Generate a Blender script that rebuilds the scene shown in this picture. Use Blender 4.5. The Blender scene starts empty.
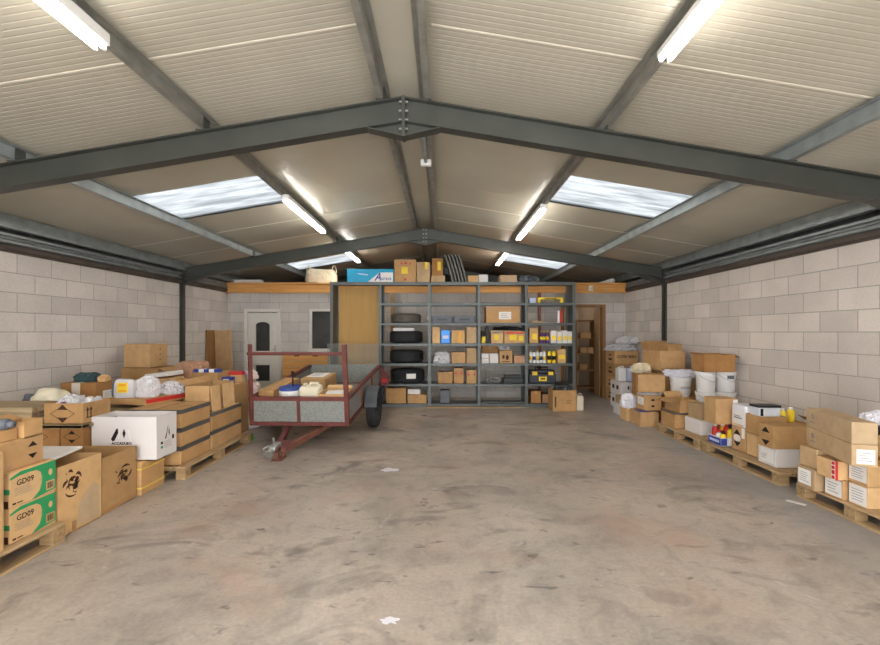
import bpy, bmesh, math, random
from mathutils import Vector, Matrix, noise
random.seed(7)
SC = bpy.context.scene
COL = SC.collection
R = math.radians
EYE = 1.5; FPX = 444.0; PX0 = 442.0; PY0 = 332.0     # camera height, focal length in pixels, principal point

def X(px, Y): return (px - PX0) * Y / FPX             # metres across at a distance Y
def Z(py, Y): return EYE - (py - PY0) * Y / FPX       # metres up at a distance Y

# ------------------------------------------------------------------ materials
def lin(c):
    return tuple(((v/255)/12.92 if v/255 <= .04045 else ((v/255+.055)/1.055)**2.4) for v in c) + (1,)
MATS = {}
def new_mat(name):
    m = bpy.data.materials.new(name); m.use_nodes = True
    nt = m.node_tree
    b = next(n for n in nt.nodes if n.type == 'BSDF_PRINCIPLED')
    return m, nt, b
def N(nt, t, **kw):
    n = nt.nodes.new(t)
    for k, v in kw.items():
        if k in n.inputs: n.inputs[k].default_value = v
        else: setattr(n, k, v)
    return n
def ramp(nt, fac, stops):
    r = nt.nodes.new('ShaderNodeValToRGB')
    els = r.color_ramp.elements
    while len(els) < len(stops): els.new(.5)
    for e, (p, c) in zip(els, stops): e.position = p; e.color = c
    nt.links.new(fac, r.inputs[0]); return r.outputs[0]
def mixc(nt, fac, a, b, mode='MIX'):
    m = nt.nodes.new('ShaderNodeMix'); m.data_type = 'RGBA'; m.blend_type = mode
    for s, v in ((m.inputs[0], fac), (m.inputs[6], a), (m.inputs[7], b)):
        if hasattr(v, 'node'): nt.links.new(v, s)
        else: s.default_value = v
    return m.outputs[2]
def mat(name, c, rough=.6, metal=0.0, var=.12, scale=9, bump=0.0, bscale=60, detail=4, alpha=1, spec=.5, trans=0, stretch=(1,1,1)):
    if name in MATS: return MATS[name]
    m, nt, b = new_mat(name)
    tc = nt.nodes.new('ShaderNodeTexCoord'); mp = nt.nodes.new('ShaderNodeMapping')
    mp.inputs['Scale'].default_value = stretch
    nt.links.new(tc.outputs['Object'], mp.inputs[0])
    nz = N(nt, 'ShaderNodeTexNoise', Scale=scale, Detail=detail)
    nt.links.new(mp.outputs[0], nz.inputs['Vector'])
    base = lin(c)
    lo = tuple(max(0, v*(1-var)) for v in base[:3])+(1,); hi = tuple(min(1, v*(1+var)) for v in base[:3])+(1,)
    col = ramp(nt, nz.outputs['Fac'], [(.3, lo), (.7, hi)])
    if 'cardboard' in name and 'white' not in name:     # no two cartons are quite the same brown
        oi = nt.nodes.new('ShaderNodeObjectInfo')
        tone = ramp(nt, oi.outputs['Random'], [(0, (.84,.82,.80,1)), (.35, (1.0,.97,.93,1)), (.7, (1.06,1.06,1.08,1)), (1, (1.0,1.03,1.10,1))])
        col = mixc(nt, 1.0, col, tone, 'MULTIPLY')
        n3 = N(nt, 'ShaderNodeTexNoise', Scale=14, Detail=6); nt.links.new(mp.outputs[0], n3.inputs['Vector'])
        scuff = ramp(nt, n3.outputs['Fac'], [(.3, (.9,.89,.88,1)), (.5, (1,1,1,1)), (.75, (1.07,1.07,1.08,1))])
        col = mixc(nt, 1.0, col, scuff, 'MULTIPLY')
    nt.links.new(col, b.inputs['Base Color'])
    b.inputs['Roughness'].default_value = rough; b.inputs['Metallic'].default_value = metal
    b.inputs['Specular IOR Level'].default_value = spec; b.inputs['Alpha'].default_value = alpha
    b.inputs['Transmission Weight'].default_value = trans
    if bump:
        n2 = N(nt, 'ShaderNodeTexNoise', Scale=bscale, Detail=3)
        nt.links.new(mp.outputs[0], n2.inputs['Vector'])
        bp = N(nt, 'ShaderNodeBump', Strength=bump, Distance=.004)
        nt.links.new(n2.outputs['Fac'], bp.inputs['Height']); nt.links.new(bp.outputs[0], b.inputs['Normal'])
    MATS[name] = m; return m

def block_mat(name, axis, uoff, zoff, tone=(210,202,195)):
    m, nt, b = new_mat(name)
    tc = nt.nodes.new('ShaderNodeTexCoord'); sp = nt.nodes.new('ShaderNodeSeparateXYZ')
    nt.links.new(tc.outputs['Object'], sp.inputs[0])
    au = N(nt, 'ShaderNodeMath', operation='SUBTRACT'); au.inputs[1].default_value = uoff
    az = N(nt, 'ShaderNodeMath', operation='SUBTRACT'); az.inputs[1].default_value = zoff
    nt.links.new(sp.outputs[axis], au.inputs[0]); nt.links.new(sp.outputs['Z'], az.inputs[0])
    cb = nt.nodes.new('ShaderNodeCombineXYZ')
    nt.links.new(au.outputs[0], cb.inputs[0]); nt.links.new(az.outputs[0], cb.inputs[1])
    br = nt.nodes.new('ShaderNodeTexBrick')
    br.offset = .5; br.offset_frequency = 2; br.squash = 1
    t = lin(tone)
    br.inputs['Color1'].default_value = tuple(v*.87 for v in t[:3])+(1,)
    br.inputs['Color2'].default_value = tuple(min(1, v*1.07) for v in t[:3])+(1,)
    br.inputs['Mortar'].default_value = tuple(v*.60 for v in t[:3])+(1,)
    for k, v in (('Scale', 1), ('Mortar Size', .0055), ('Mortar Smooth', .35), ('Bias', 0), ('Brick Width', .45), ('Row Height', .225)):
        br.inputs[k].default_value = v
    nt.links.new(cb.outputs[0], br.inputs['Vector'])
    n1 = N(nt, 'ShaderNodeTexNoise', Scale=1.6, Detail=5); n2 = N(nt, 'ShaderNodeTexNoise', Scale=55, Detail=3)
    nt.links.new(tc.outputs['Object'], n1.inputs['Vector']); nt.links.new(tc.outputs['Object'], n2.inputs['Vector'])
    f1 = ramp(nt, n1.outputs['Fac'], [(.3, (.88,.87,.86,1)), (.7, (1.06,1.05,1.04,1))])
    f2 = ramp(nt, n2.outputs['Fac'], [(.3, (.93,.93,.93,1)), (.7, (1.05,1.05,1.05,1))])
    c = mixc(nt, 1.0, br.outputs['Color'], f1, 'MULTIPLY'); c = mixc(nt, 1.0, c, f2, 'MULTIPLY')
    nt.links.new(c, b.inputs['Base Color']); b.inputs['Roughness'].default_value = .92; b.inputs['Specular IOR Level'].default_value = .2
    hs = N(nt, 'ShaderNodeMath', operation='MULTIPLY_ADD'); hs.inputs[1].default_value = -1.0
    nt.links.new(br.outputs['Fac'], hs.inputs[0])
    sc = N(nt, 'ShaderNodeMath', operation='MULTIPLY'); sc.inputs[1].default_value = .25
    nt.links.new(n2.outputs['Fac'], sc.inputs[0]); nt.links.new(sc.outputs[0], hs.inputs[2])
    bp = N(nt, 'ShaderNodeBump', Strength=.5, Distance=.006)
    nt.links.new(hs.outputs[0], bp.inputs['Height']); nt.links.new(bp.outputs[0], b.inputs['Normal'])
    return m

def floor_mat():
    m, nt, b = new_mat('concrete_floor')
    tc = nt.nodes.new('ShaderNodeTexCoord')
    def nz(s, d=6, dist=0.0, st=(1,1,1)):
        mp = nt.nodes.new('ShaderNodeMapping'); mp.inputs['Scale'].default_value = st
        nt.links.new(tc.outputs['Object'], mp.inputs[0])
        n = N(nt, 'ShaderNodeTexNoise', Scale=s, Detail=d, Distortion=dist, Roughness=.6)
        nt.links.new(mp.outputs[0], n.inputs['Vector']); return n.outputs['Fac']
    base = ramp(nt, nz(.8, 6, .6), [(.28, lin((144,135,127))), (.5, lin((173,161,150))), (.72, lin((192,178,165)))])
    mott = ramp(nt, nz(5.5, 8, .8), [(.3, (.80,.79,.785,1)), (.50, (1,1,1,1)), (.75, (1.1,1.1,1.09,1))])
    c = mixc(nt, 1.0, base, mott, 'MULTIPLY')
    fine = ramp(nt, nz(42, 6), [(.3, (.86,.86,.86,1)), (.7, (1.08,1.08,1.08,1))])
    c = mixc(nt, 1.0, c, fine, 'MULTIPLY')
    st = ramp(nt, nz(1.3, 7, 1.0, (1, 1.5, 1)), [(.55, (0,0,0,1)), (.68, (.8,.8,.8,1))])
    c = mixc(nt, st, c, lin((104,97,91)))
    st2 = ramp(nt, nz(4.2, 6, .8, (1.0, 2.4, 1)), [(.62, (0,0,0,1)), (.70, (.85,.85,.85,1))])
    c = mixc(nt, st2, c, lin((96,92,88)))
    rust = ramp(nt, nz(.95, 5, .3), [(.54, (0,0,0,1)), (.70, (.6,.6,.6,1))])
    c = mixc(nt, rust, c, lin((180,148,130)))
    pale = ramp(nt, nz(2.7, 7, 1.5), [(.64, (0,0,0,1)), (.74, (.65,.65,.65,1))])
    c = mixc(nt, pale, c, lin((206,199,190)))
    sx_ = nt.nodes.new('ShaderNodeSeparateXYZ'); nt.links.new(tc.outputs['Object'], sx_.inputs[0])
    ad = N(nt, 'ShaderNodeMath', operation='MULTIPLY_ADD'); nt.links.new(nz(2.0, 4), ad.inputs[0]); ad.inputs[1].default_value = .9; nt.links.new(sx_.outputs['X'], ad.inputs[2])
    mr = N(nt, 'ShaderNodeMapRange'); nt.links.new(ad.outputs[0], mr.inputs[0])
    mr.inputs[1].default_value = 3.0; mr.inputs[2].default_value = 3.5; mr.inputs[4].default_value = .55
    c = mixc(nt, mr.outputs[0], c, lin((158,158,158)))      # grey cement dust along the wall
    nt.links.new(c, b.inputs['Base Color'])
    rr = ramp(nt, nz(2.2, 6), [(.3, (.26,.26,.26,1)), (.7, (.5,.5,.5,1))])
    nt.links.new(rr, b.inputs['Roughness']); b.inputs['Specular IOR Level'].default_value = .35
    bp = N(nt, 'ShaderNodeBump', Strength=.12, Distance=.004)
    nt.links.new(nz(30, 5), bp.inputs['Height']); nt.links.new(bp.outputs[0], b.inputs['Normal'])
    return m

def emit_mat(name, c, s):
    m, nt, b = new_mat(name)
    b.inputs['Base Color'].default_value = lin(c); b.inputs['Emission Color'].default_value = lin(c)
    b.inputs['Emission Strength'].default_value = s; return m

def galv_sheet():
    m, nt, b = new_mat('spangled_galvanised_sheet')
    tc = nt.nodes.new('ShaderNodeTexCoord')
    v = N(nt, 'ShaderNodeTexVoronoi', Scale=75)
    nt.links.new(tc.outputs['Object'], v.inputs['Vector'])
    c = ramp(nt, v.outputs['Color'], [(.1, lin((122,126,122))), (.9, lin((156,158,152)))])
    nt.links.new(c, b.inputs['Base Color'])
    b.inputs['Metallic'].default_value = .3; b.inputs['Roughness'].default_value = .5
    return m
def mesh_wire():
    m, nt, b = new_mat('fine_wire_mesh')
    tc = nt.nodes.new('ShaderNodeTexCoord')
    ch = N(nt, 'ShaderNodeTexBrick'); ch.offset = .5
    for k, v in (('Scale', 1), ('Mortar Size', .0016), ('Brick Width', .022), ('Row Height', .011), ('Mortar Smooth', 0)): ch.inputs[k].default_value = v
    mp = nt.nodes.new('ShaderNodeMapping'); mp.inputs['Rotation'].default_value = (R(-90), 0, 0)
    nt.links.new(tc.outputs['Object'], mp.inputs[0]); nt.links.new(mp.outputs[0], ch.inputs['Vector'])
    b.inputs['Base Color'].default_value = lin((128,134,132)); b.inputs['Metallic'].default_value = .5; b.inputs['Roughness'].default_value = .5
    nt.links.new(ch.outputs['Fac'], b.inputs['Alpha'])
    return m
def skylight_mat():
    m, nt, b = new_mat('translucent_rooflight')
    nt.nodes.remove(b)
    out = next(n for n in nt.nodes if n.type == 'OUTPUT_MATERIAL')
    tc = nt.nodes.new('ShaderNodeTexCoord')
    nz = N(nt, 'ShaderNodeTexNoise', Scale=3, Detail=5)
    mp = nt.nodes.new('ShaderNodeMapping'); mp.inputs['Scale'].default_value = (.6, 5, 1)
    nt.links.new(tc.outputs['Object'], mp.inputs[0]); nt.links.new(mp.outputs[0], nz.inputs['Vector'])
    c = ramp(nt, nz.outputs['Fac'], [(.35, (.068,.073,.077,1)), (.62, (.14,.146,.15,1))])
    tr = nt.nodes.new('ShaderNodeBsdfTranslucent'); di = nt.nodes.new('ShaderNodeBsdfGlossy'); di.inputs['Roughness'].default_value = .3
    nt.links.new(c, tr.inputs[0])
    mx = nt.nodes.new('ShaderNodeMixShader'); mx.inputs[0].default_value = .06
    nt.links.new(tr.outputs[0], mx.inputs[1]); nt.links.new(di.outputs[0], mx.inputs[2]); nt.links.new(mx.outputs[0], out.inputs[0])
    return m
def timber(name, a, b_, rough=.7, axis=0, scale=6):
    m, nt, b = new_mat(name)
    tc = nt.nodes.new('ShaderNodeTexCoord'); mp = nt.nodes.new('ShaderNodeMapping')
    s = [14, 14, 14]; s[axis] = .9
    mp.inputs['Scale'].default_value = s
    nt.links.new(tc.outputs['Object'], mp.inputs[0])
    nz = N(nt, 'ShaderNodeTexNoise', Scale=scale/3, Detail=5, Distortion=.6)
    nt.links.new(mp.outputs[0], nz.inputs['Vector'])
    c = ramp(nt, nz.outputs['Fac'], [(.3, lin(a)), (.7, lin(b_))])
    nt.links.new(c, b.inputs['Base Color']); b.inputs['Roughness'].default_value = rough
    bp = N(nt, 'ShaderNodeBump', Strength=.15, Distance=.003)
    nt.links.new(nz.outputs['Fac'], bp.inputs['Height']); nt.links.new(bp.outputs[0], b.inputs['Normal'])
    return m

CARD = mat('cardboard', (188,149,103), .85, var=.09, scale=3, bump=.12, bscale=40, spec=.2)
CARD_L = mat('pale_cardboard', (208,170,122), .85, var=.08, scale=3, bump=.1, bscale=40, spec=.2)
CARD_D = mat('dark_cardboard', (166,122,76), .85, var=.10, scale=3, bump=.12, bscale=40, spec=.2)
CARD_G = mat('greyish_cardboard', (188,160,124), .85, var=.08, scale=3, bump=.1, bscale=40, spec=.2)
CARD_K = mat('kraft_pinkish_cardboard', (184,142,112), .85, var=.12, scale=6, bump=.3, bscale=25, spec=.2)
CARD_W = mat('white_cardboard', (220,214,212), .75, var=.04, scale=2, spec=.3)
PAPER = mat('white_paper', (232,229,226), .7, var=.03, spec=.3)
INK = mat('black_ink', (38,32,30), .7, var=.05, spec=.2)
INKG = mat('grey_ink', (138,132,130), .7, var=.05, spec=.2)
INKBR = mat('brown_ink', (74,50,34), .7, var=.2, scale=40, spec=.2)
GREEN = mat('printed_green', (50,150,92), .65, var=.05, spec=.3)
TAPE_D = mat('dark_parcel_tape', (84,80,78), .4, var=.12, scale=25)
TAPE_B = mat('brown_parcel_tape', (176,132,84), .35, var=.06)
TAPE_W = mat('white_parcel_tape', (214,204,192), .4, var=.05)
RED_P = mat('printed_red', (196,40,38), .55, var=.05)
YEL_P = mat('printed_yellow', (240,206,40), .55, var=.05)
YEL_S = mat('yellow_strap', (226,192,80), .45, var=.05)
ORANGE_P = mat('printed_orange', (236,166,24), .55, var=.05)
BLUE_P = mat('printed_blue', (40,62,150), .5, var=.08)
CYAN_P = mat('printed_cyan', (0,160,205), .5, var=.1, scale=5)
PURPLE_P = mat('printed_purple', (96,56,110), .5, var=.08)
STEEL = mat('painted_dark_grey_steel', (66,67,62), .42, .25, var=.14, scale=3)
GALV = mat('galvanised_steel', (150,156,156), .45, .55, var=.18, scale=7)
GALV_M = mat('weathered_galvanised_steel', (140,138,130), .5, .35, var=.2, scale=7)
GALV_D = mat('dull_galvanised_steel', (104,106,104), .5, .5, var=.2, scale=7)
RUST = mat('brown_painted_steel', (84,73,66), .6, .2, var=.2, scale=5)
SHELF_M = mat('grey_blue_shelving_steel', (90,94,93), .45, .35, var=.1, scale=4)
RED_M = mat('faded_red_paint', (106,52,46), .55, .1, var=.25, scale=7, bump=.2)
RED_R = mat('rusty_red_paint', (122,76,60), .65, .1, var=.25, scale=9, bump=.2)
RUBBER = mat('black_rubber', (44,44,46), .75, var=.15, scale=12, spec=.3)
RUBBER_D = mat('dusty_rubber', (104,98,90), .85, var=.15, scale=12, spec=.2)
BLACK_PL = mat('black_plastic', (34,35,38), .45, var=.1)
GREY_PL = mat('grey_plastic', (92,96,104), .5, var=.1)
WHITE_PL = mat('white_plastic', (232,230,228), .4, var=.03)
CREAM_PL = mat('cream_plastic', (226,216,190), .5, var=.05, trans=0)
BLUE_PL = mat('blue_plastic', (42,70,150), .4, var=.08)
PALEBLUE_PL = mat('pale_blue_plastic', (190,200,226), .4, var=.04)
PINK_BAG = mat('pinkish_plastic_film', (222,204,198), .35, var=.08, bump=.3, bscale=18)
CLEAR = mat('clear_plastic_film', (232,230,234), .22, var=.06, bump=.6, bscale=22, alpha=.72)
BAG_W = mat('white_plastic_film', (226,224,232), .3, var=.06, bump=.5, bscale=22)
CREAM_BAG = mat('cream_sacking', (222,208,180), .7, var=.08, bump=.4, bscale=24)
BAG_K = mat('black_plastic_film', (40,42,46), .22, var=.1, bump=.7, bscale=22)
CLOTH_T = mat('dark_teal_cloth', (50,74,76), .9, var=.2)
SILVER = mat('worn_bright_steel', (176,176,174), .35, .8, var=.15)
PANEL = mat('cream_coated_roof_sheet', (184,177,161), .26, .08, var=.05, scale=1.2, spec=.5)
PANEL_J = mat('sheet_joint_strip', (202,194,178), .5, var=.03)
PVC = mat('white_door_plastic', (214,210,202), .4, var=.03)
GLASS_D = mat('dark_window_glass', (58,58,58), .12, var=.2, scale=3)
PLY = timber('tan_plywood', (196,150,84), (206,164,98), .7, 2, 3)
PINE = timber('orange_pine', (204,142,72), (224,168,96), .6, 0)
PINE_P = timber('pale_pallet_timber', (152,124,88), (190,160,120), .8, 1)
PINE_X = timber('pallet_timber_cross', (136,110,78), (180,148,106), .8, 0)
OLDWOOD = timber('weathered_timber', (130,110,84), (178,156,122), .85, 0)
BROWNW = timber('brown_timber', (120,84,48), (158,116,70), .75, 2)
COPPER = mat('red_brown_pipe', (130,76,54), .5, .2, var=.15)
PVC_D = mat('faded_board', (186,150,108), .8, var=.1)
GALV_SH = galv_sheet(); WIRE = mesh_wire(); SKY_M = skylight_mat(); CONC = floor_mat()
TUBE = emit_mat('fluorescent_tube', (255,251,243), 22.0)
BLOCK_L = block_mat('block_side_l', 'Y', .17, .15); BLOCK_R = block_mat('block_side_r', 'Y', .21, .15, (213,204,196))
BLOCK_B = block_mat('block_rear', 'X', .1, .15, (198,193,188))
STORE = mat('dull_store_board', (176,160,140), .85, var=.12)
LINTEL = mat('concrete_lintel', (172,164,154), .9, var=.08)

# ------------------------------------------------------------------ geometry
class MB:
    def __init__(s): s.b = bmesh.new()
    def box(s, x0, x1, y0, y1, z0, z1, M=None, bev=0.0):
        g = bmesh.ops.create_cube(s.b, size=1)
        vs = g['verts']
        T = Matrix.Translation(((x0+x1)/2, (y0+y1)/2, (z0+z1)/2)) @ Matrix.Diagonal((abs(x1-x0), abs(y1-y0), abs(z1-z0), 1))
        bmesh.ops.transform(s.b, matrix=T, verts=vs)
        if bev:
            es = list({e for v in vs for e in v.link_edges})
            r = bmesh.ops.bevel(s.b, geom=es, offset=bev, segments=2, affect='EDGES', profile=.5)
            vs = list({v for f in r['faces'] for v in f.verts} | {v for v in vs if v.is_valid})
        if M: bmesh.ops.transform(s.b, matrix=M, verts=vs)
        return vs
    def tube(s, a, b, r, seg=12, r2=None, caps=True):
        a, b = Vector(a), Vector(b); d = b-a
        q = d.to_track_quat('Z', 'Y').to_matrix().to_4x4()
        bmesh.ops.create_cone(s.b, cap_ends=caps, segments=seg, radius1=r, radius2=r if r2 is None else r2, depth=d.length,
                              matrix=Matrix.Translation((a+b)/2) @ q)
    def bar(s, a, b, w, h):
        """rectangular bar from a to b, w across, h tall"""
        a, b = Vector(a), Vector(b); d = b-a
        y = d.normalized(); x = y.cross(Vector((0,0,1)))
        if x.length < 1e-4: x = Vector((1,0,0))
        x.normalize(); z = x.cross(y)
        M = Matrix((x, y, z)).transposed().to_4x4(); M.translation = (a+b)/2
        s.box(-w/2, w/2, -d.length/2, d.length/2, -h/2, h/2, M)
    def lathe(s, prof, seg=28, M=None, close=False):
        rings = []
        for r, z in prof:
            rings.append([s.b.verts.new((r*math.cos(2*math.pi*i/seg), r*math.sin(2*math.pi*i/seg), z)) for i in range(seg)])
        n = len(rings)
        for k in range(n if close else n-1):
            A, B = rings[k], rings[(k+1) % n]
            for i in range(seg):
                j = (i+1) % seg
                s.b.faces.new((A[i], A[j], B[j], B[i]))
        if not close:
            if prof[0][0] > 1e-5: s.b.faces.new(list(reversed(rings[0])))
            if prof[-1][0] > 1e-5: s.b.faces.new(rings[-1])
        if M: bmesh.ops.transform(s.b, matrix=M, verts=[v for r in rings for v in r])
    def poly(s, pts, n):
        """flat polygon given in 3D, thickened along n"""
        n = Vector(n)
        a = [s.b.verts.new(Vector(p)) for p in pts]; b = [s.b.verts.new(Vector(p)+n) for p in pts]
        s.b.faces.new(list(reversed(a))); s.b.faces.new(b)
        k = len(a)
        for i in range(k): s.b.faces.new((a[i], a[(i+1) % k], b[(i+1) % k], b[i]))
    def blob(s, w, d, h, seed=0, amp=.22, freq=2.2, sub=3, c=(0,0,0), crumple=0.0, square=.75):
        g = bmesh.ops.create_icosphere(s.b, subdivisions=sub, radius=1)
        o = Vector((seed*7.3, seed*3.1, seed*1.7))
        for v in g['verts']:
            p = v.co.copy()
            k = 1 + amp*noise.noise(p*freq+o) + crumple*(1-1.8*abs(noise.noise(p*freq*2.3+o))) *.5 + crumple*.45*noise.noise(p*freq*5.7+o)
            sq = Vector([math.copysign(abs(a)**square, a) for a in p])
            q = sq*k
            zz = max(q.z, -.72)
            v.co = Vector((c[0]+q.x*w/2, c[1]+q.y*d/2, c[2]+(zz+.72)/1.72*h))
    def build(s, name, m, parent=None, smooth=False):
        bmesh.ops.recalc_face_normals(s.b, faces=s.b.faces[:])
        me = bpy.data.meshes.new(name); s.b.to_mesh(me); s.b.free()
        if smooth:
            for p in me.polygons: p.use_smooth = True
        if isinstance(m, (list, tuple)):
            for k in m: me.materials.append(k)
        else: me.materials.append(m)
        o = bpy.data.objects.new(name, me); COL.objects.link(o)
        if parent is not None: o.parent = parent
        return o

def tag(o, label, cat, group=None, kind=None):
    if label: o['label'] = label
    if cat: o['category'] = cat
    if group: o['group'] = group
    if kind: o['kind'] = kind
    return o
def thing(name, label, cat, loc=(0,0,0), rz=0, group=None, kind=None):
    o = bpy.data.objects.new(name, None); COL.objects.link(o)
    o.empty_display_size = .1
    o.location = loc; o.rotation_euler = (0, 0, R(rz))
    return tag(o, label, cat, group, kind)
def kids(o): return [c for c in bpy.data.objects if c.parent == o]
def copy_tree(o, parent=None):
    c = o.copy(); COL.objects.link(c)
    if parent is not None: c.parent = parent
    for ch in kids(o):
        copy_tree(ch, c)
    return c

def face_frame(face, w, d, h):
    V = Vector
    return {'front': (V((-w/2,-d/2,0)), V((1,0,0)), V((0,0,1)), V((0,-1,0)), w, h),
            'right': (V((w/2,-d/2,0)), V((0,1,0)), V((0,0,1)), V((1,0,0)), d, h),
            'left': (V((-w/2,d/2,0)), V((0,-1,0)), V((0,0,1)), V((-1,0,0)), d, h),
            'top': (V((-w/2,-d/2,h)), V((1,0,0)), V((0,1,0)), V((0,0,1)), w, d)}[face]
def decal(root, dims, face, polys, m, name='print', lift=.0006, t=.0008):
    """flat printed shapes on a face; polys in fractions of the face (u to the viewer's right, v up)"""
    O, U, V_, Nn, fw, fh = face_frame(face, *dims)
    b = MB()
    for pl in polys:
        b.poly([O + U*(u*fw) + V_*(v*fh) + Nn*lift for u, v in pl], Nn*t)
    return b.build(name, m, root)
def rect(u0, v0, u1, v1): return [(u0,v0),(u1,v0),(u1,v1),(u0,v1)]
def ell(cu, cv, ru, rv, n=14): return [(cu+ru*math.cos(2*math.pi*i/n), cv+rv*math.sin(2*math.pi*i/n)) for i in range(n)]
def text(root, dims, face, body, u, v, height, m, name='lettering', bold=0.0, shear=0.0, align='CENTER', sx=1.0, lift=.0012):
    O, U, V_, Nn, fw, fh = face_frame(face, *dims)
    cu = bpy.data.curves.new(name, 'FONT'); cu.body = body; cu.size = height; cu.align_x = align; cu.align_y = 'CENTER'
    cu.extrude = .0004; cu.offset = bold; cu.shear = shear; cu.resolution_u = 2
    t = bpy.data.objects.new('lettering_source', cu); COL.objects.link(t)
    bpy.context.view_layer.update()
    me = bpy.data.meshes.new_from_object(t.evaluated_get(bpy.context.evaluated_depsgraph_get()))
    bpy.data.objects.remove(t); bpy.data.curves.remove(cu)
    me.materials.clear(); me.materials.append(m)
    M = Matrix((U*sx, V_, Nn)).transposed().to_4x4(); M.translation = O + U*(u*fw) + V_*(v*fh) + Nn*lift
    me.transform(M)
    o = bpy.data.objects.new(name, me); COL.objects.link(o); o.parent = root
    return o
def diamond(cu, cv, s, asp):
    """two solid arrow heads and a thin lozenge between them (asp = face width / height)"""
    out = []
    h = s; w = s/asp
    out.append([(cu-w*.42, cv+h*.30), (cu+w*.42, cv+h*.30), (cu, cv+h*.72)])
    out.append([(cu-w*.42, cv-h*.30), (cu, cv-h*.72), (cu+w*.42, cv-h*.30)])
    P = [(cu, cv+h*.60), (cu+w*.98, cv), (cu, cv-h*.60), (cu-w*.98, cv)]
    for i in range(4):
        a, c = P[i], P[(i+1) % 4]
        k = .93
        out.append([a, c, (cu+(c[0]-cu)*k, cv+(c[1]-cv)*k), (cu+(a[0]-cu)*k, cv+(a[1]-cv)*k)])
    return out
def lines(u0, v0, u1, v1, n, rnd=0):
    rg = random.Random(rnd); o = []
    dv = (v1-v0)/n
    for i in range(n):
        e = u1 - (u1-u0)*rg.random()*.35
        o.append(rect(u0, v0+dv*(i+.35), e, v0+dv*(i+.57)))
    return o

def carton(label, x0, x1, y0, y1, z0, z1, m=CARD, rz=0, tape='x', tape_m=TAPE_B, group=None, name='carton', cat='box',
           open_=False, flaps=(), fm=None):
    """flaps: list of (side, length, angle from upright outwards)"""
    w, d, h = x1-x0, y1-y0, z1-z0
    r = thing(name, label, cat, ((x0+x1)/2, (y0+y1)/2, z0), rz, group)
    r['dims'] = (w, d, h)
    b = MB()
    if not open_:
        b.box(-w/2, w/2, -d/2, d/2, 0, h, bev=min(.008, h*.08))
        # the meeting line of the two top flaps is a shallow ridge
        b.build('body', m, r)
        if tape:
            t = MB(); tw = .05/2; o = .0012
            if tape == 'x':
                t.box(-w/2-o, w/2+o, -tw, tw, h-.0005, h+o)
                for s in (-1, 1): t.box(s*(w/2), s*(w/2+o), -tw, tw, h-min(.07, h*.4), h)
            else:
                t.box(-tw, tw, -d/2-o, d/2+o, h-.0005, h+o)
                for s in (-1, 1): t.box(-tw, tw, s*(d/2), s*(d/2+o), h-min(.07, h*.4), h)
            t.build('tape', tape_m, r)
    else:
        k = .006
        b.box(-w/2, w/2, -d/2, d/2, 0, k)
        b.box(-w/2, w/2, -d/2, -d/2+k, 0, h); b.box(-w/2, w/2, d/2-k, d/2, 0, h)
        b.box(-w/2, -w/2+k, -d/2+k, d/2-k, 0, h); b.box(w/2-k, w/2, -d/2+k, d/2-k, 0, h)
        b.build('body', m, r)
    for side, L, a in flaps:
        f = MB(); k = .005
        if side in ('front', 'back'):
            s = -1 if side == 'front' else 1
            M = Matrix.Translation((0, s*d/2, h)) @ Matrix.Rotation(-s*R(a), 4, 'X')
            f.box(-w/2+.004, w/2-.004, -k/2, k/2, 0, L, M)
        else:
            s = -1 if side == 'left' else 1
            M = Matrix.Translation((s*w/2, 0, h)) @ Matrix.Rotation(s*R(a), 4, 'Y')
            f.box(-k/2, k/2, -d/2+.004, d/2-.004, 0, L, M)
        f.build('flap', fm or m, r)
    return r
def D(r): return tuple(r['dims'])
def sticker(r, face, u0, v0, u1, v1, m=PAPER, n=4, ink=INKG, rnd=1):
    decal(r, D(r), face, [rect(u0, v0, u1, v1)], m, 'label', .0008, .0008)
    if n:
        du, dv = u1-u0, v1-v0
        decal(r, D(r), face, lines(u0+du*.15, v0+dv*.15, u1-du*.15, v1-dv*.15, n, rnd), ink, 'print', .0018, .0004)
def edge_tape(r, m=TAPE_D, wd=.045):
    """dark tape wrapped over all four upper edges"""
    w, d, h = D(r); o = .002; b = MB()
    b.box(-w/2-o, w/2+o, -d/2-o, -d/2, h-wd, h); b.box(-w/2-o, w/2+o, d/2, d/2+o, h-wd, h)
    b.box(w/2, w/2+o, -d/2, d/2, h-wd, h); b.box(-w/2-o, -w/2, -d/2, d/2, h-wd, h)
    b.build('tape', m, r)
def blob(name, label, cat, x, y, z, w, d, h, m, seed=1, amp=.25, freq=2.0, crumple=.0, group=None, sub=None, square=.75):
    b = MB(); b.blob(w, d, h, seed, amp, freq, sub or (5 if crumple > .08 else 4), crumple=crumple, square=square)
    o = b.build(name, m, None, crumple < .08); o.location = (x, y, z)
    return tag(o, label, cat, group)

# ------------------------------------------------------------------ the shed
WL, WR, WB, YF, YE = -4.9, 4.2, 10.17, -1.6, 15.6
RX, RZ, SL = -.32, 3.59, .167                        # ridge of the roof sheets and their fall
def roof_z(x): return RZ - SL*abs(x-RX)
def structure(o, label=None): return tag(o, label, None, None, 'structure')
def sbox(name, m, x0, x1, y0, y1, z0, z1):
    b = MB(); b.box(x0, x1, y0, y1, z0, z1); return structure(b.build(name, m))

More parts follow.
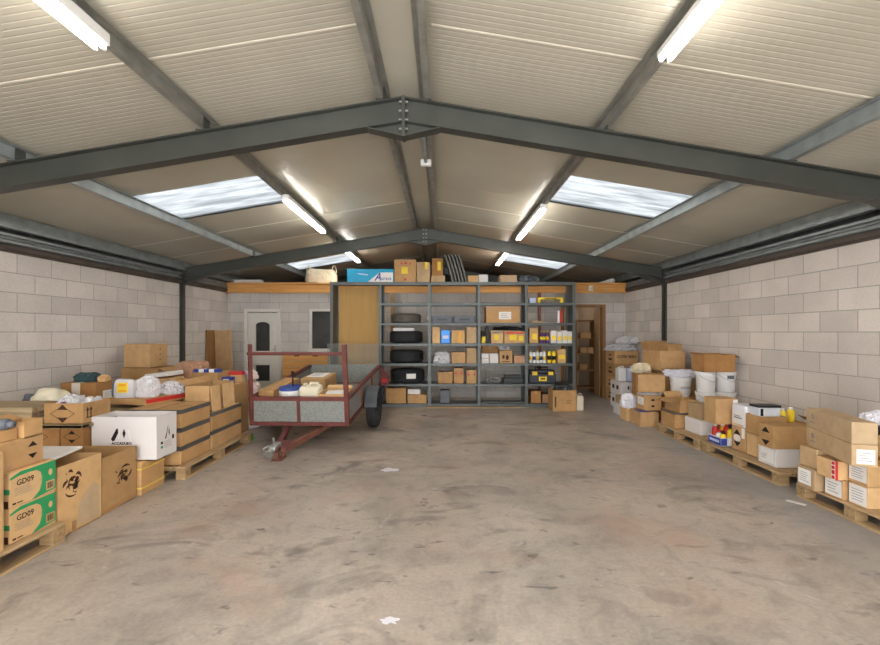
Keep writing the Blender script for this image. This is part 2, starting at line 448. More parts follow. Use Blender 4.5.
sbox('floor', CONC, WL-.3, WR+.3, YF, YE, -.12, 0)
sbox('wall_left', BLOCK_L, WL-.215, WL, YF, YE, 0, 2.40)
sbox('wall_right', BLOCK_R, WR, WR+.215, YF, YE, 0, 2.40)
b = MB()                                             # rear block wall with door, window and doorway openings
DX0, DX1, DZ = X(244.5, WB), X(281, WB), Z(309, WB)
WX0, WX1, WZ0, WZ1 = X(309.5, WB), X(309.5, WB)+1.1, Z(351, WB), Z(309, WB)
OX0, OX1, OZ = 2.72, 3.74, 2.13
yb = WB+.14
b.box(WL, DX0, WB, yb, 0, 2.39); b.box(DX0, DX1, WB, yb, DZ, 2.39); b.box(DX1, WX0, WB, yb, 0, 2.39)
b.box(WX0, WX1, WB, yb, 0, WZ0); b.box(WX0, WX1, WB, yb, WZ1, 2.39); b.box(WX1, OX0, WB, yb, 0, 2.39)
b.box(OX0, OX1, WB, yb, OZ, 2.39); b.box(OX1, WR, WB, yb, 0, 2.39)
structure(b.build('wall_back', BLOCK_B))
sbox('trim_1', LINTEL, OX0-.15, WR-.02, WB-.012, WB, 2.16, 2.38)
sbox('wall_end', GALV_D, WL-.2, WR+.2, YE, YE+.1, 0, 3.6)
# front wall out of view; its open doorway is assumed, to admit fill daylight
b = MB(); b.box(WL-.2, -3.6, YF-.2, YF, 0, 3.7); b.box(3.0, WR+.2, YF-.2, YF, 0, 3.7); b.box(-3.6, 3.0, YF-.2, YF, 2.75, 3.7)
structure(b.build('wall_front', LINTEL))
# cladding above the blockwork
for nm, xa, xb in (('wall_left_cladding', WL-.16, WL-.1), ('wall_right_cladding', WR+.1, WR+.16)):
    b = MB(); b.box(xa, xb, YF, YE, 2.3, 2.9)
    structure(b.build(nm, GALV_D))

# roof sheets: ribbed liner, one mesh per slope, with the rooflight bays cut out
SKY_Y = [(5.08, 6.12), (10.1, 11.14)]
SKYX = {-1: (-3.64, -2.02), 1: (1.40, 2.96)}
def roof_slope(side):
    b = MB(); xe = (WL-.2) if side < 0 else (WR+.2)
    pitch = .05
    def strip(xa, xb, ya, yb_):
        ys = []; y = ya
        while y < yb_-1e-4:
            for f, z in ((0, 0), (.70, 0), (.80, .0012), (.92, .0012)):
                yy = y+f*pitch
                if yy < yb_: ys.append((yy, z))
            y += pitch
        ys.append((yb_, 0))
        prev = None
        for yy, dz in ys:
            p = (b.b.verts.new((xa, yy, roof_z(xa)+dz)), b.b.verts.new((xb, yy, roof_z(xb)+dz)))
            if prev: b.b.faces.new((prev[0], p[0], p[1], prev[1]))
            prev = p
        b.box(0, 0.001, ya, ya+.001, 9, 9.001) if False else None
    cuts = [YF-.1]+[v for s in SKY_Y for v in s]+[YE]
    sx0, sx1 = SKYX[side]
    inner, outer = (sx1, sx0) if side < 0 else (sx0, sx1)
    for i in range(len(cuts)-1):
        a, c = cuts[i], cuts[i+1]
        if i % 2 == 0: strip(RX, xe, a, c)
        else: strip(RX, inner, a, c); strip(outer, xe, a, c)
    return structure(b.build('ceiling_slope', PANEL))
for s in (-1, 1):
    o = roof_slope(s)
    # outer skin keeps the daylight out between the rooflights
    b = MB(); xe = (WL-.2) if s < 0 else (WR+.2)
    sx0, sx1 = SKYX[s]
    def slab(xa, xb, ya, y2):
        b.poly([(xa, ya, roof_z(xa)+.03), (xb, ya, roof_z(xb)+.03), (xb, y2, roof_z(xb)+.03), (xa, y2, roof_z(xa)+.03)], (0, 0, .05))
    cuts = [YF-.1]+[v for q in SKY_Y for v in q]+[YE]
    inner, outer = (sx1, sx0) if s < 0 else (sx0, sx1)
    for i in range(len(cuts)-1):
        if i % 2 == 0: slab(RX, xe, cuts[i], cuts[i+1])
        else: slab(RX, inner, cuts[i], cuts[i+1]); slab(outer, xe, cuts[i], cuts[i+1])
    structure(b.build('ceiling_outer_skin', GALV_D))
    # lapped joint strips between the sheets
    y = .95; n = 0
    while y < 15:
        if not any(abs(y-v) < .3 for q in SKY_Y for v in q):
            b = MB(); z = -.004
            b.poly([(RX+s*.25, y, roof_z(RX+s*.25)+z), (xe, y, roof_z(xe)+z), (xe, y+.014, roof_z(xe)+z), (RX+s*.25, y+.014, roof_z(RX+s*.25)+z)], (0, 0, .008))
            structure(b.build('ceiling_joint', PANEL_J))
        y += 1.0
    for i, (ya, y2) in enumerate(SKY_Y):
        b = MB(); prev = None
        k = 24                                        # trapezoid ribs along the fall
        prof = [0, 0, .028, .028]
        for j in range(k+1):
            yy = ya-.02+(y2-ya+.04)*j/k; dz = .012+prof[j % 4]*.9
            p = (b.b.verts.new((sx0-.03, yy, roof_z(sx0-.03)+dz)), b.b.verts.new((sx1+.03, yy, roof_z(sx1+.03)+dz)))
            if prev: b.b.faces.new((prev[0], p[0], p[1], prev[1]))
            prev = p
        structure(b.build('window_%d' % (3+i*2+(s > 0)), SKY_M))
# ridge underside
b = MB(); b.box(RX-.2, RX+.2, YF, YE, RZ-.045, RZ-.04)
structure(b.build('ceiling_ridge_strip', PANEL))

# purlins (zed sections) and eaves rails
def zed(name, x, depth, fl, out, m, y0=YF, y1=YE):
    b = MB(); zt = roof_z(x)-.008; t = .005; zb = zt-depth
    b.box(x-t/2, x+t/2, y0, y1, zb, zt)
    b.box(min(x, x+out*fl), max(x, x+out*fl), y0, y1, zb-t, zb)
    b.box(x+out*fl-t/2, x+out*fl+t/2, y0, y1, zb-t, zb+.018)
    b.box(min(x, x-out*fl), max(x, x-out*fl), y0, y1, zt-.012-t, zt-.012)
    return structure(b.build(name, m))
for x, out, m in ((RX-.17, -1, GALV_M), (RX+.17, 1, GALV_M), (-1.98, -1, GALV_M), (1.36, 1, GALV_M), (-3.54, -1, GALV), (2.88, 1, GALV)):
    zed('purlin', x, .085 if x in (-1.98, 1.36) else .115, .045, out, m)
for s, xw in ((1, WL), (-1, WR)):                     # s points into the shed
    b = MB(); x = xw+s*.02; zt = roof_z(xw)-.005       # eaves beam, a channel
    b.box(x, x+s*.006, YF, YE, zt-.16, zt); b.box(min(x, x+s*.075), max(x, x+s*.075), YF, YE, zt-.165, zt-.16)
    b.box(min(x+s*.07, x+s*.075), max(x+s*.07, x+s*.075), YF, YE, zt-.165, zt-.13)
    structure(b.build('eaves_beam', GALV))
    b = MB(); b.box(min(xw+s*.0, xw+s*.055), max(xw, xw+s*.055), YF, YE, 2.575, 2.605); b.box(min(xw-s*.1, xw), max(xw-s*.1, xw), YF, YE, 2.55, 2.575)
    structure(b.build('sheeting_rail', GALV))
    b = MB(); b.tube((xw+s*.03, YF, 2.515), (xw+s*.03, YE, 2.515), .024)
    structure(b.build('sheeting_rail', GALV, None, True))
    b = MB(); b.box(min(xw, xw+s*.05), max(xw, xw+s*.05), YF, YE, 2.425, 2.475); b.box(min(xw-s*.08, xw+s*.012), max(xw-s*.08, xw+s*.012), YF, YE, 2.40, 2.425)
    structure(b.build('sheeting_rail', RUST))

# portal frames
def portal(y):
    r = thing('portal_frame', None, None, (0, y, 0), kind='structure')
    dpt, fw, tf, tw = .205, .11, .010, .008
    for s, xw in ((-1, WL), (1, WR)):
        xc = xw - s*.02
        def zt(x): return 3.45 - SL*abs(x-RX)
        b = MB()
        def strip(za, zb, ya, yb_):                    # prism that follows the rafter
            b.poly([(RX, ya, zt(RX)+zb), (xc, ya, zt(xc)+zb), (xc, ya, zt(xc)+za), (RX, ya, zt(RX)+za)], (0, yb_-ya, 0))
        strip(-tf, 0, -fw/2, fw/2); strip(-dpt, -dpt+tf, -fw/2, fw/2); strip(-dpt+tf, -tf, -tw/2, tw/2)
        b.build('rafter', STEEL, r)
        b = MB()                                      # knee haunch: wedge under the rafter at the column
        xh = xw - s*.62
        zl = zt(xc)-dpt
        b.poly([(xh, -tw/2, zt(xh)-dpt+.002), (xc, -tw/2, zl), (xc, -tw/2, zl-.11)], (0, tw, 0))
        b.poly([(xh, -fw/2, zt(xh)-dpt), (xc, -fw/2, zl-.12), (xc, -fw/2, zl-.11), (xh, -fw/2, zt(xh)-dpt+.008)], (0, fw, 0))
        b.build('knee_haunch', STEEL, r)
        b = MB()                                      # apex haunch
        xa = RX+s*.30
        b.poly([(RX, -tw/2, zt(RX)-dpt), (xa, -tw/2, zt(xa)-dpt), (RX, -tw/2, zt(RX)-dpt-.115)], (0, tw, 0))
        b.poly([(RX, -fw/2, zt(RX)-dpt-.125), (xa, -fw/2, zt(xa)-dpt-.008), (xa, -fw/2, zt(xa)-dpt+.0), (RX, -fw/2, zt(RX)-dpt-.115)], (0, fw, 0))
        b.build('apex_haunch', STEEL, r)
        b = MB()                                      # column, mostly inside the wall
        b.box(min(xw-s*.048, xw+s*.065), max(xw-s*.048, xw+s*.065), -.055, -.047, 0, zt(xc)-.02); b.box(min(xw-s*.048, xw+s*.065), max(xw-s*.048, xw+s*.065), .047, .055, 0, zt(xc)-.02)
        b.box(min(xw-s*.048, xw-s*.041), max(xw-s*.048, xw-s*.041), -.055, .055, 0, zt(xc)-.02)
        b.build('column', STEEL, r)
        b = MB(); b.box(xw-s*.048-.03, xw-s*.048+.03, -.07, -.055, zt(xc)-.27, zt(xc)-.02)
        b.build('end_plate', SILVER if False else STEEL, r)
    b = MB(); b.box(RX-.014, RX+.014, -fw/2-.004, fw/2+.004, 3.45-dpt-.13, 3.452)
    b.build('apex_plate', STEEL, r)
    for k in range(4):
        for sx in (-1, 1):
            b = MB(); b.tube((RX+sx*.014, -.035, 3.41-k*.075), (RX+sx*.038, -.035, 3.41-k*.075), .010, 6)
            b.build('bolt', SILVER, r)
    for x in (RX-.17, RX+.17, -1.98, 1.36, -3.54, 2.88):  # cleats that hold the purlins
        z = 3.45-SL*abs(x-RX)
        b = MB(); b.box(x-.06, x+.06, -.05, .05, z, z+.008, None); b.box(x+.004, x+.012, -.045, .045, z, z+.11)
        b.build('purlin_cleat', STEEL, r)
    return r
for y in (3.72, 8.34, 12.96): portal(y)

# strip lights under the purlins
def strip_light(label, x, z, y0, y1, sgn):
    r = thing('ceiling_light', label, 'light', (x, (y0+y1)/2, z), group='fluorescent strip lights')
    L = y1-y0
    b = MB(); b.box(-.04, .04, -L/2, L/2, .028, 3.222-z, bev=.004); b.build('batten', WHITE_PL, r)
    for k in (-.026, .026):
        b = MB(); b.tube((k, -L/2+.03, .008), (k, L/2-.03, .008), .015, 14); b.build('tube', TUBE, r, True)
    for e in (-1, 1):
        for k in (-.026, .026):
            b = MB(); b.box(k-.009, k+.009, e*(L/2-.03)-.012, e*(L/2-.03)+.012, -.012, .032, bev=.003); b.build('end_holder', WHITE_PL, r)
    for e in (-.35, .35):
        b = MB(); b.box(-.012, .012, e*L-.01, e*L+.01, 3.219-z, 3.226-z); b.build('hanger', GALV, r)
    return r
LXL, LXR, LZ = -1.96, 1.36, 3.135
strip_light('fluorescent strip light nearest the doorway, under the purlin towards the piled cartons with the trailer', LXL, LZ-.01, .75, 2.57, -1)
strip_light('fluorescent strip light between the steel frames on the trailer side', LXL, LZ, 5.55, 7.35, -1)
strip_light('fluorescent strip light beyond the far steel frame, above the white sack', LXL, LZ, 8.75, 10.45, -1)
strip_light('fluorescent strip light nearest the doorway, under the purlin on the white bucket side', LXR, LZ+.018, .85, 2.73, 1)
strip_light('fluorescent strip light between the steel frames on the white bucket side', LXR, LZ, 5.95, 7.9, 1)
strip_light('short looking fluorescent strip light beyond the far frame, beside the end of the metal shelving', LXR, LZ, 9.3, 10.9, 1)
# pale conduit that hangs below the ridge
r = thing('conduit', 'pale conduit drop with a white end box hanging from the ridge purlin', 'conduit', (RX+.14, 4.75, 0))
b = MB(); b.tube((0, -.8, 3.40), (0, .2, 3.40), .018, 12); b.build('pipe', GALV, r, True)
b = MB(); b.box(-.06, .06, .2, .26, 3.36, 3.43, bev=.01); b.build('end_box', WHITE_PL, r)

# loft edge and timbers over the back wall
sbox('trim_2', PINE, WL+.02, WR-.02, 10.06, 10.17, 2.39, 2.575)
sbox('trim_3', PINE, WL+.02, WR-.02, 10.0, 10.2, 2.58, 2.612)
sbox('ceiling_loft_deck', BROWNW, WL+.02, WR-.02, 10.2, YE-.05, 2.56, 2.605)
# room behind the open doorway
sbox('wall_store_side', STORE, 3.80, 3.86, 10.32, 12.4, 0, 2.57)
sbox('wall_store_back', STORE, 1.4, 3.8, 12.3, 12.4, 0, 2.57)
b = MB(); b.box(OX1-.07, OX1, WB-.03, WB+.15, 0, OZ); b.box(OX0, OX0+.07, WB-.03, WB+.15, 0, OZ); b.box(OX0+.07, OX1-.07, WB-.03, WB+.15, OZ-.06, OZ)
structure(b.build('trim_4', BROWNW))
for xx in (2.2, 2.83):
    b = MB(); b.box(xx-.03, xx+.03, 9.98, 10.06, 0, 2.39)
    structure(b.build('trim_%d' % (5 if xx < 2.5 else 6), COPPER))
sbox('trim_7', PINE_X, -1.16, -1.08, 10.0, 10.08, 0, 2.39)

# white door with arched glazing
r = thing('door_1', 'white panelled door with arched dark glass in the block wall', None, ((DX0+DX1)/2, WB, 0), kind='structure')
w = DX1-DX0
b = MB()
for xa, xb, za, zb in ((-w/2, -w/2+.075, 0, DZ), (w/2-.075, w/2, 0, DZ), (-w/2+.075, w/2-.075, DZ-.075, DZ)): b.box(xa, xb, -.03, .1, za, zb, bev=.006)
b.build('frame', PVC, r)
b = MB(); lw = w/2-.085
def dz(py): return Z(py, WB)
gx0, gx1 = -.16, .17
g1, g0, h1, h0 = dz(322), dz(351), dz(365), dz(381)
b.box(-lw, gx0, .0, .05, .02, DZ-.085); b.box(gx1, lw, 0, .05, .02, DZ-.085)
b.box(gx0, gx1, 0, .05, g1, DZ-.085); b.box(gx0, gx1, 0, .05, h1, g0); b.box(gx0, gx1, 0, .05, .02, h0)
b.build('leaf', PVC, r)
b = MB()                                              # raised mouldings round the two glazed openings; the upper one is arched
def ring(xa, xb, za, zb, arch):
    n = 10; outp = []; inp = []
    def prof(e):
        p = [(xa-e, za-e)]
        p += [(xb+e, za-e), (xb+e, zb-arch+e*.2)]
        if arch:
            for i in range(1, n): 
                t = i/n; p.append((xb+e-(xb-xa+2*e)*t, zb-arch+e*.2+(arch+e*.6)*math.sqrt(1-(2*t-1)**2)))
        else: p[-1] = (xb+e, zb+e)
        p.append((xa-e, (zb-arch+e*.2) if arch else zb+e)); return p
    A, B = prof(.05), prof(0)
    for i in range(len(A)):
        j = (i+1) % len(A)
        b.poly([(A[i][0], 0, A[i][1]), (A[j][0], 0, A[j][1]), (B[j][0], 0, B[j][1]), (B[i][0], 0, B[i][1])], (0, -.03, 0))
ring(gx0, gx1, g0, g1, .07); ring(gx0, gx1, h0, h1, 0)
for k in range(10):                                    # corners above the arch
    t0, t1 = k/10, (k+1)/10
    f = lambda t: g1-.07+.07*math.sqrt(max(0, 1-(2*t-1)**2))
    xa, xb = gx1-(gx1-gx0)*t0, gx1-(gx1-gx0)*t1
    b.poly([(xa, 0, f(t0)), (xb, 0, f(t1)), (xb, 0, g1), (xa, 0, g1)], (0, -.01, 0))
b.build('moulding', PVC, r)
for za, zb in ((g0, g1), (h0, h1)):
    b = MB(); b.box(gx0, gx1, .02, .03, za, zb); b.build('pane', GLASS_D, r)
b = MB(); b.box(lw-.06, lw-.025, -.02, 0, 1.0, 1.2, bev=.005); b.box(lw-.11, lw-.03, -.05, -.025, 1.09, 1.112, bev=.005); b.box(lw-.05,lw-.035,-.04,0,1.095,1.11)
b.build('handle', SILVER, r)
# dark window
r = thing('window_1', 'white framed window with dark glass beside the white door', None, ((WX0+WX1)/2, WB, 0), kind='structure')
w = WX1-WX0; b = MB()
for xa, xb, za, zb in ((-w/2, -w/2+.055, WZ0, WZ1), (w/2-.055, w/2, WZ0, WZ1), (-w/2+.055, w/2-.055, WZ1-.055, WZ1), (-w/2+.055, w/2-.055, WZ0, WZ0+.055)): b.box(xa, xb, -.02, .08, za, zb, bev=.005)
b.build('frame', PVC, r)
b = MB(); b.box(-w/2+.055, w/2-.055, .03, .04, WZ0+.055, WZ1-.055); b.build('pane', GLASS_D, r)
b = MB(); b.box(-.03, .5, -.045, -.02, WZ0-.03, WZ0, bev=.004) if False else b.box(-w/2-.02, w/2+.02, -.05, .0, WZ0-.035, WZ0, bev=.005)
b.build('sill', PVC, r)

# marks on the concrete
for i, (x, y, w, d) in enumerate(((-.27, 2.31, .10, .06), (-.56, 4.83, .22, .14))):
    rg = random.Random(i+3); b = MB()
    pts = []
    for k in range(36):
        a = 2*math.pi*k/36; q = .85+.55*noise.noise((math.cos(a)*1.9+i*5, math.sin(a)*1.9, .3))+.1*rg.random()
        pts.append((x+w/2*q*math.cos(a), y+d/2*q*math.sin(a), .0006))
    b.poly(pts, (0, 0, .0012)); o = b.build('paint_splash', PAPER if False else BAG_W)
    tag(o, ['small dried white paint splash on the bare concrete nearest the doorway', 'wider dried white paint splash on the concrete in front of the trailer wheel'][i], 'paint splash')

# ------------------------------------------------------------------ pallets
def pallet(label, x0, x1, y0, y1, top=.13, group='wooden pallets on the concrete floor', n=6):
    """top boards run along y; blocks and bottom boards show on the open side"""
    w, d = x1-x0, y1-y0
    r = thing('pallet', label, 'pallet', ((x0+x1)/2, (y0+y1)/2, 0), 0, group)
    b = MB(); g = .02; bw = (w-g*(n-1))/n
    for i in range(n):
        xa = -w/2+i*(bw+g); b.box(xa, xa+bw, -d/2, d/2, top-.02, top, bev=.003)
    b.build('deck', PINE_P, r)
    for yy in (-d/2, -.05, d/2-.10):
        b = MB(); b.box(-w/2, w/2, yy, yy+.10, top-.04, top-.02, bev=.002); b.build('cross_board', PINE_X, r)
        for xx in (-w/2, -.05, w/2-.10):
            b = MB(); b.box(xx, xx+.10, yy, yy+.10, .018, top-.04, bev=.003); b.build('block', PINE_X, r)
    for xx in (-w/2, -.05, w/2-.10):
        b = MB(); b.box(xx, xx+.10, -d/2, d/2, 0, .018, bev=.002); b.build('skid', PINE_P, r)
    return r
pallet('wooden pallet under the green printed cartons', -3.95, -2.70, 2.15, 3.185, .14)
pallet('wooden pallet under the dark-taped carton stacks', -3.27, -2.60, 4.50, 6.04, .13, n=5)
pallet('wooden pallet under the two long cartons by the block wall', 3.24, 4.12, 3.0, 4.06, .13)
pallet('wooden pallet under the display tray of coloured bottles', 3.28, 4.14, 4.32, 5.60, .13)
pallet('wooden pallet under the white buckets and the flat white carton', 3.26, 4.16, 5.66, 6.72, .13)

# ------------------------------------------------------------------ piled cartons by the side wall, from the doorway inwards
def green_carton(label, z0):
    r = carton(label, -3.20, -2.755, 2.83, 3.17, z0, z0+.228, CARD_L, tape=None, group='green printed cartons')
    leaf = []
    for i in range(25):                                # rounded tan panel, open at its lower corner
        t = i/24; a = math.pi*(.5-1.02*t*.5)
        leaf.append((.06+.58*math.cos(a)**.8 if math.cos(a) > 0 else .06, .14+.74*max(0, math.sin(a))**.7))
    top = rect(.0, .0, .99, .985)
    decal(r, D(r), 'right', [[(.0, .80), (.0, .86), (.22, .975), (.985, .975), (.985, .10), (.45, .02), (.62, .22), (.665, .42), (.67, .60), (.64, .76), (.56, .85), (.40, .87), (.18, .86)]], GREEN, 'green_print')
    text(r, D(r), 'right', 'GD09', .31, .66, .052, INK, bold=.0008, sx=.95)
    decal(r, D(r), 'right', lines(.10, .30, .50, .55, 5, 3), INKG, 'small_print')
    decal(r, D(r), 'right', [rect(.76, .13, .95, .40)], CARD_L, 'barcode_panel', .0016)
    decal(r, D(r), 'right', [rect(.79+.02*i, .17, .79+.02*i+(.007 if i % 3 else .013), .36) for i in range(7)], INK, 'barcode', .0026)
    decal(r, D(r), 'right', [ell(.86, .66, .045, .10)], CARD_L, 'round_panel', .0016)
    decal(r, D(r), 'right', [rect(.05, .08, .12, .13), rect(.14, .09, .26, .12)], INK, 'small_print')
    decal(r, D(r), 'front', [rect(.0, .40, 1, .55)], GREEN, 'green_print')
    decal(r, D(r), 'front', [rect(.80, .02, .98, .22)], INKBR, 'print')
    return r
green_carton('green printed carton lying directly on its pallet', .14)
green_carton('green printed carton on top of the other, under a plain arrow-marked carton', .368)
r = carton('tall plain yellowish carton at the very edge beside the two green printed cartons', -3.2, -2.72, 2.36, 2.76, .14, .76, CARD_L, tape='x')
r = carton('tan carton with two arrow marks, lying on the green printed cartons', -3.2, -2.80, 2.80, 3.12, .596, .79, CARD, tape=None)
decal(r, D(r), 'right', diamond(.74, .52, .42, 1.6)[:2], INK, 'arrow_mark'); decal(r, D(r), 'right', lines(.08, .08, .35, .2, 2), INKG, 'small_print')
carton('small plain box under the dark roll, on the arrow-marked tan carton', -3.02, -2.82, 2.805, 2.95, .79, .865, CARD, tape=None)
r = carton('small empty open carton on its side upon the arrow-marked tan carton', -2.93, -2.79, 2.965, 3.10, .79, .90, CARD, open_=True, flaps=[('left', .08, 70), ('back', .06, 100)])
b = MB(); b.tube((-.17, 0, .036), (.15, 0, .036), .036, 16); b.tube((.15, 0, .036), (.19, 0, .036), .022, 12)
o = b.build('roll', GREY_PL, None, True); o.location = (-2.97, 2.88, .866); tag(o, 'dark blue-grey roll lying on a small box, above the green printed cartons', 'roll')

# open cartons with an ink animal-like sketch on the side
def sketch(r, seed, cu, cv, s):
    rg = random.Random(seed); P = []
    def stroke(cu_, cv_, ru, rv, a0, a1, t):           # a brush arc that swells in the middle
        n = 9
        for i in range(n):
            p, q = a0+(a1-a0)*i/n, a0+(a1-a0)*(i+1)/n
            w0, w1 = t*(.35+math.sin(math.pi*i/n)), t*(.35+math.sin(math.pi*(i+1)/n))
            P.append([(cu_+(ru-w0)*math.cos(p), cv_+(rv-w0)*math.sin(p)), (cu_+(ru+w0)*math.cos(p), cv_+(rv+w0)*math.sin(p)),
                      (cu_+(ru+w1)*math.cos(q), cv_+(rv+w1)*math.sin(q)), (cu_+(ru-w1)*math.cos(q), cv_+(rv-w1)*math.sin(q))])
    for j in range(10):
        a0 = rg.random()*6.28
        stroke(cu+s*(rg.random()-.5)*.9, cv+s*(rg.random()-.5)*.7, s*(.25+.4*rg.random()), s*(.2+.3*rg.random()), a0, a0+.9+1.3*rg.random(), s*(.03+.04*rg.random()))
    P.append(ell(cu+s*.35, cv+s*.18, s*.16, s*.12)); P.append(ell(cu-s*.05, cv+s*.22, s*.10, s*.10)); P.append(ell(cu+s*.2, cv-s*.25, s*.22, s*.10))
    for i in range(8):
        a = rg.random()*6.28; q = rg.random()**.6
        u, v = cu+s*q*math.cos(a)*.9, cv+s*.8*q*math.sin(a); L = s*(.1+.28*rg.random()); an = rg.random()*3.14; t = s*(.03+.07*rg.random())
        dx, dy = math.cos(an), math.sin(an)
        P.append([(u-dx*L/2, v-dy*L/2), (u+dy*t, v-dx*t), (u+dx*L/2, v+dy*L/2), (u-dy*t, v+dx*t)])
    decal(r, D(r), 'right', P, INKBR, 'print')
r = carton('open tan carton with an ink sketch and a pale torn patch, holding white foam sheet', -3.25, -2.77, 3.20, 3.61, 0, .52, CARD_L, open_=True)
sketch(r, 8, .32, .70, .27)
decal(r, D(r), 'right', [[(.40, .06), (.95, .04), (.93, .52), (.80, .60), (.62, .50), (.45, .36)]], CARD_G, 'torn_patch')
decal(r, D(r), 'right', [rect(.30, .0, .395, .16)], TAPE_B, 'tape', .0022)
b = MB(); b.box(-.17, .15, -.20, .19, -.010, .010, Matrix.Rotation(R(5), 4, 'X'), bev=.004)
o = b.build('foam_sheet', WHITE_PL); o.location = (-3.07, 3.42, .548); tag(o, 'white foam sheet lying across the open sketched carton', 'foam sheet')
r = carton('empty open tan carton with an ink sketch in front of the white carton', -3.26, -2.78, 3.63, 4.04, 0, .465, CARD, open_=True)
sketch(r, 13, .58, .55, .27); decal(r, D(r), 'right', [rect(.05, .0, .5, .10)], TAPE_B, 'tape')
r = carton('low carton bound with two yellow straps, under the white carton', -3.27, -2.75, 4.06, 4.40, 0, .305, CARD, tape=None)
w, d, h = D(r); o_ = .003
for zz in (.06, .235):
    b = MB(); b.box(-w/2-o_, w/2+o_, -d/2-o_, -d/2, zz, zz+.014); b.box(-w/2-o_, w/2+o_, d/2, d/2+o_, zz, zz+.014); b.box(w/2, w/2+o_, -d/2, d/2, zz, zz+.014); b.box(-w/2-o_, -w/2, -d/2, d/2, zz, zz+.014)
    b.build('strap', YEL_S, r)
r = carton('white open carton with a dark pointed emblem, on the yellow-strapped carton', -3.26, -2.655, 4.13, 4.44, .307, .71, CARD_W, open_=True)
dm = D(r)
decal(r, dm, 'front', [[(.30, .49), (.32, .44), (.355, .45), (.41, .63), (.405, .73), (.385, .73)], [(.475, .62), (.50, .73), (.525, .62), (.50, .50)]], INK, 'emblem')
decal(r, dm, 'front', [[(.43, .73), (.45, .73), (.42, .48), (.41, .50)], [(.55, .70), (.57, .70), (.62, .45), (.60, .45)]], PAPER, 'emblem_pale')
text(r, dm, 'front', 'ACCADUEO', .465, .385, .034, INK, bold=.0012)
decal(r, dm, 'right', [[(.40, .42), (.46, .42), (.56, .70), (.55, .72), (.50, .60)], [(.58, .60), (.60, .66), (.64, .52), (.60, .48)]], INK, 'emblem')
decal(r, dm, 'right', lines(.35, .20, .85, .38, 4, 5), INKG, 'small_print')
decal(r, dm, 'right', [rect(.20, .22, .30, .28)], GREEN, 'print'); decal(r, dm, 'right', [rect(.20, .32, .30, .38), rect(.76, .36, .86, .46)], INK, 'print')

# cartons that carry a board of mixed goods along the wall
for lab, x0, x1, y0, y1 in (('shaded carton with an arrow lozenge, under the weathered pallet boards', -3.86, -3.50, 4.06, 4.56),
                            ('narrow shaded carton with an arrow lozenge, under the board beside the white carton', -3.49, -3.28, 4.06, 4.40)):
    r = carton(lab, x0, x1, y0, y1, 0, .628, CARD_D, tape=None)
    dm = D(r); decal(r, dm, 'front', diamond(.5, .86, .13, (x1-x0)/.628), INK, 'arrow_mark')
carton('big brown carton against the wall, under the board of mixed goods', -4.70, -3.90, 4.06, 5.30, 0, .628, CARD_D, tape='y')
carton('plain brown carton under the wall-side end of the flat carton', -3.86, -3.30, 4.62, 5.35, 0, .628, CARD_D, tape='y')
b = MB(); b.box(-.76, .76, -.7, .7, 0, .03, bev=.004)
for k in range(5): b.box(-.76, .76, -.70+k*.32, -.62+k*.32, 0.0003, .0305)
o = b.build('board', OLDWOOD); o.location = (-4.0, 4.70, .63); tag(o, 'weathered greenish board lying over cartons along the block wall', 'board')
for k, (dx, dy) in enumerate(((0, 0), (-.06, .02), (-.02, -.02))):
    b = MB(); b.box(-.48, .48, -.2, .2, 0, .054, bev=.006)
    o = b.build('plank', OLDWOOD); o.location = (-4.12+dx, 4.18+dy, .662+k*.055)
    tag(o, ['lowest of three weathered thick planks by the block wall', 'middle one of three weathered thick planks by the block wall', 'topmost of three weathered thick planks by the block wall'][k], 'plank', 'weathered planks')
r = carton('open tan carton with an arrow lozenge, filled with clear bags, on the greenish board', -3.62, -3.265, 4.04, 4.37, .662, .85, CARD, open_=True)
dm = D(r); decal(r, dm, 'front', diamond(.47, .5, .62, .36/.19), INKBR, 'arrow_mark')
decal(r, dm, 'right', [rect(.10, .25, .32, .30), rect(.13, .30, .17, .62), rect(.25, .30, .29, .62), [(.09, .62), (.21, .62), (.15, .8)], [(.21, .62), (.33, .62), (.27, .8)]], INKBR, 'this_way_up_mark')
blob('plastic_bag', 'clear bag with a dark red print bulging from the lozenge carton', 'bag', -3.50, 4.21, .68, .19, .25, .215, CLEAR, 3, .2, 2, .15)
b = MB(); b.blob(.05, .02, .03, 2, .3, 2, 2); o = b.build('print', PURPLE_P, bpy.data.objects['plastic_bag']); o.location = (.02, -.13, .15)
blob('plastic_bag', 'second clear bag in the lozenge carton, nearer the white carton', 'bag', -3.335, 4.24, .68, .10, .2, .20, CLEAR, 8, .2, 2, .15)
blob('sack', 'cream bag standing on the greenish board behind the weathered planks', 'bag', -4.02, 4.56, .662, .30, .26, .26, CREAM_PL, 5, .15, 2, .05)
blob('pouch', 'dark pouch beside the cream bag at the block wall', 'pouch', -4.27, 4.62, .662, .16, .14, .20, GREY_PL, 6, .3, 2)
r = carton('brown carton with pale tape and a white label behind the cream bag', -4.30, -3.90, 5.0, 5.30, .662, .925, CARD_D, tape='y', tape_m=TAPE_W)
dm = D(r); decal(r, dm, 'front', [rect(.32, .3, .56, 1)], TAPE_W, 'tape'); sticker(r, 'right', .35, .25, .95, .62)
blob('cloth_bundle', 'dark teal cloth bundle on the carton with pale tape', 'cloth', -4.12, 5.16, .926, .24, .18, .10, CLOTH_T, 4, .25, 2.5, .2)
blob('wrapping_paper', 'crumpled tan paper beside the dark teal bundle', 'paper', -3.935, 5.17, .926, .08, .12, .07, CARD_L, 9, .4, 2.5, .3)
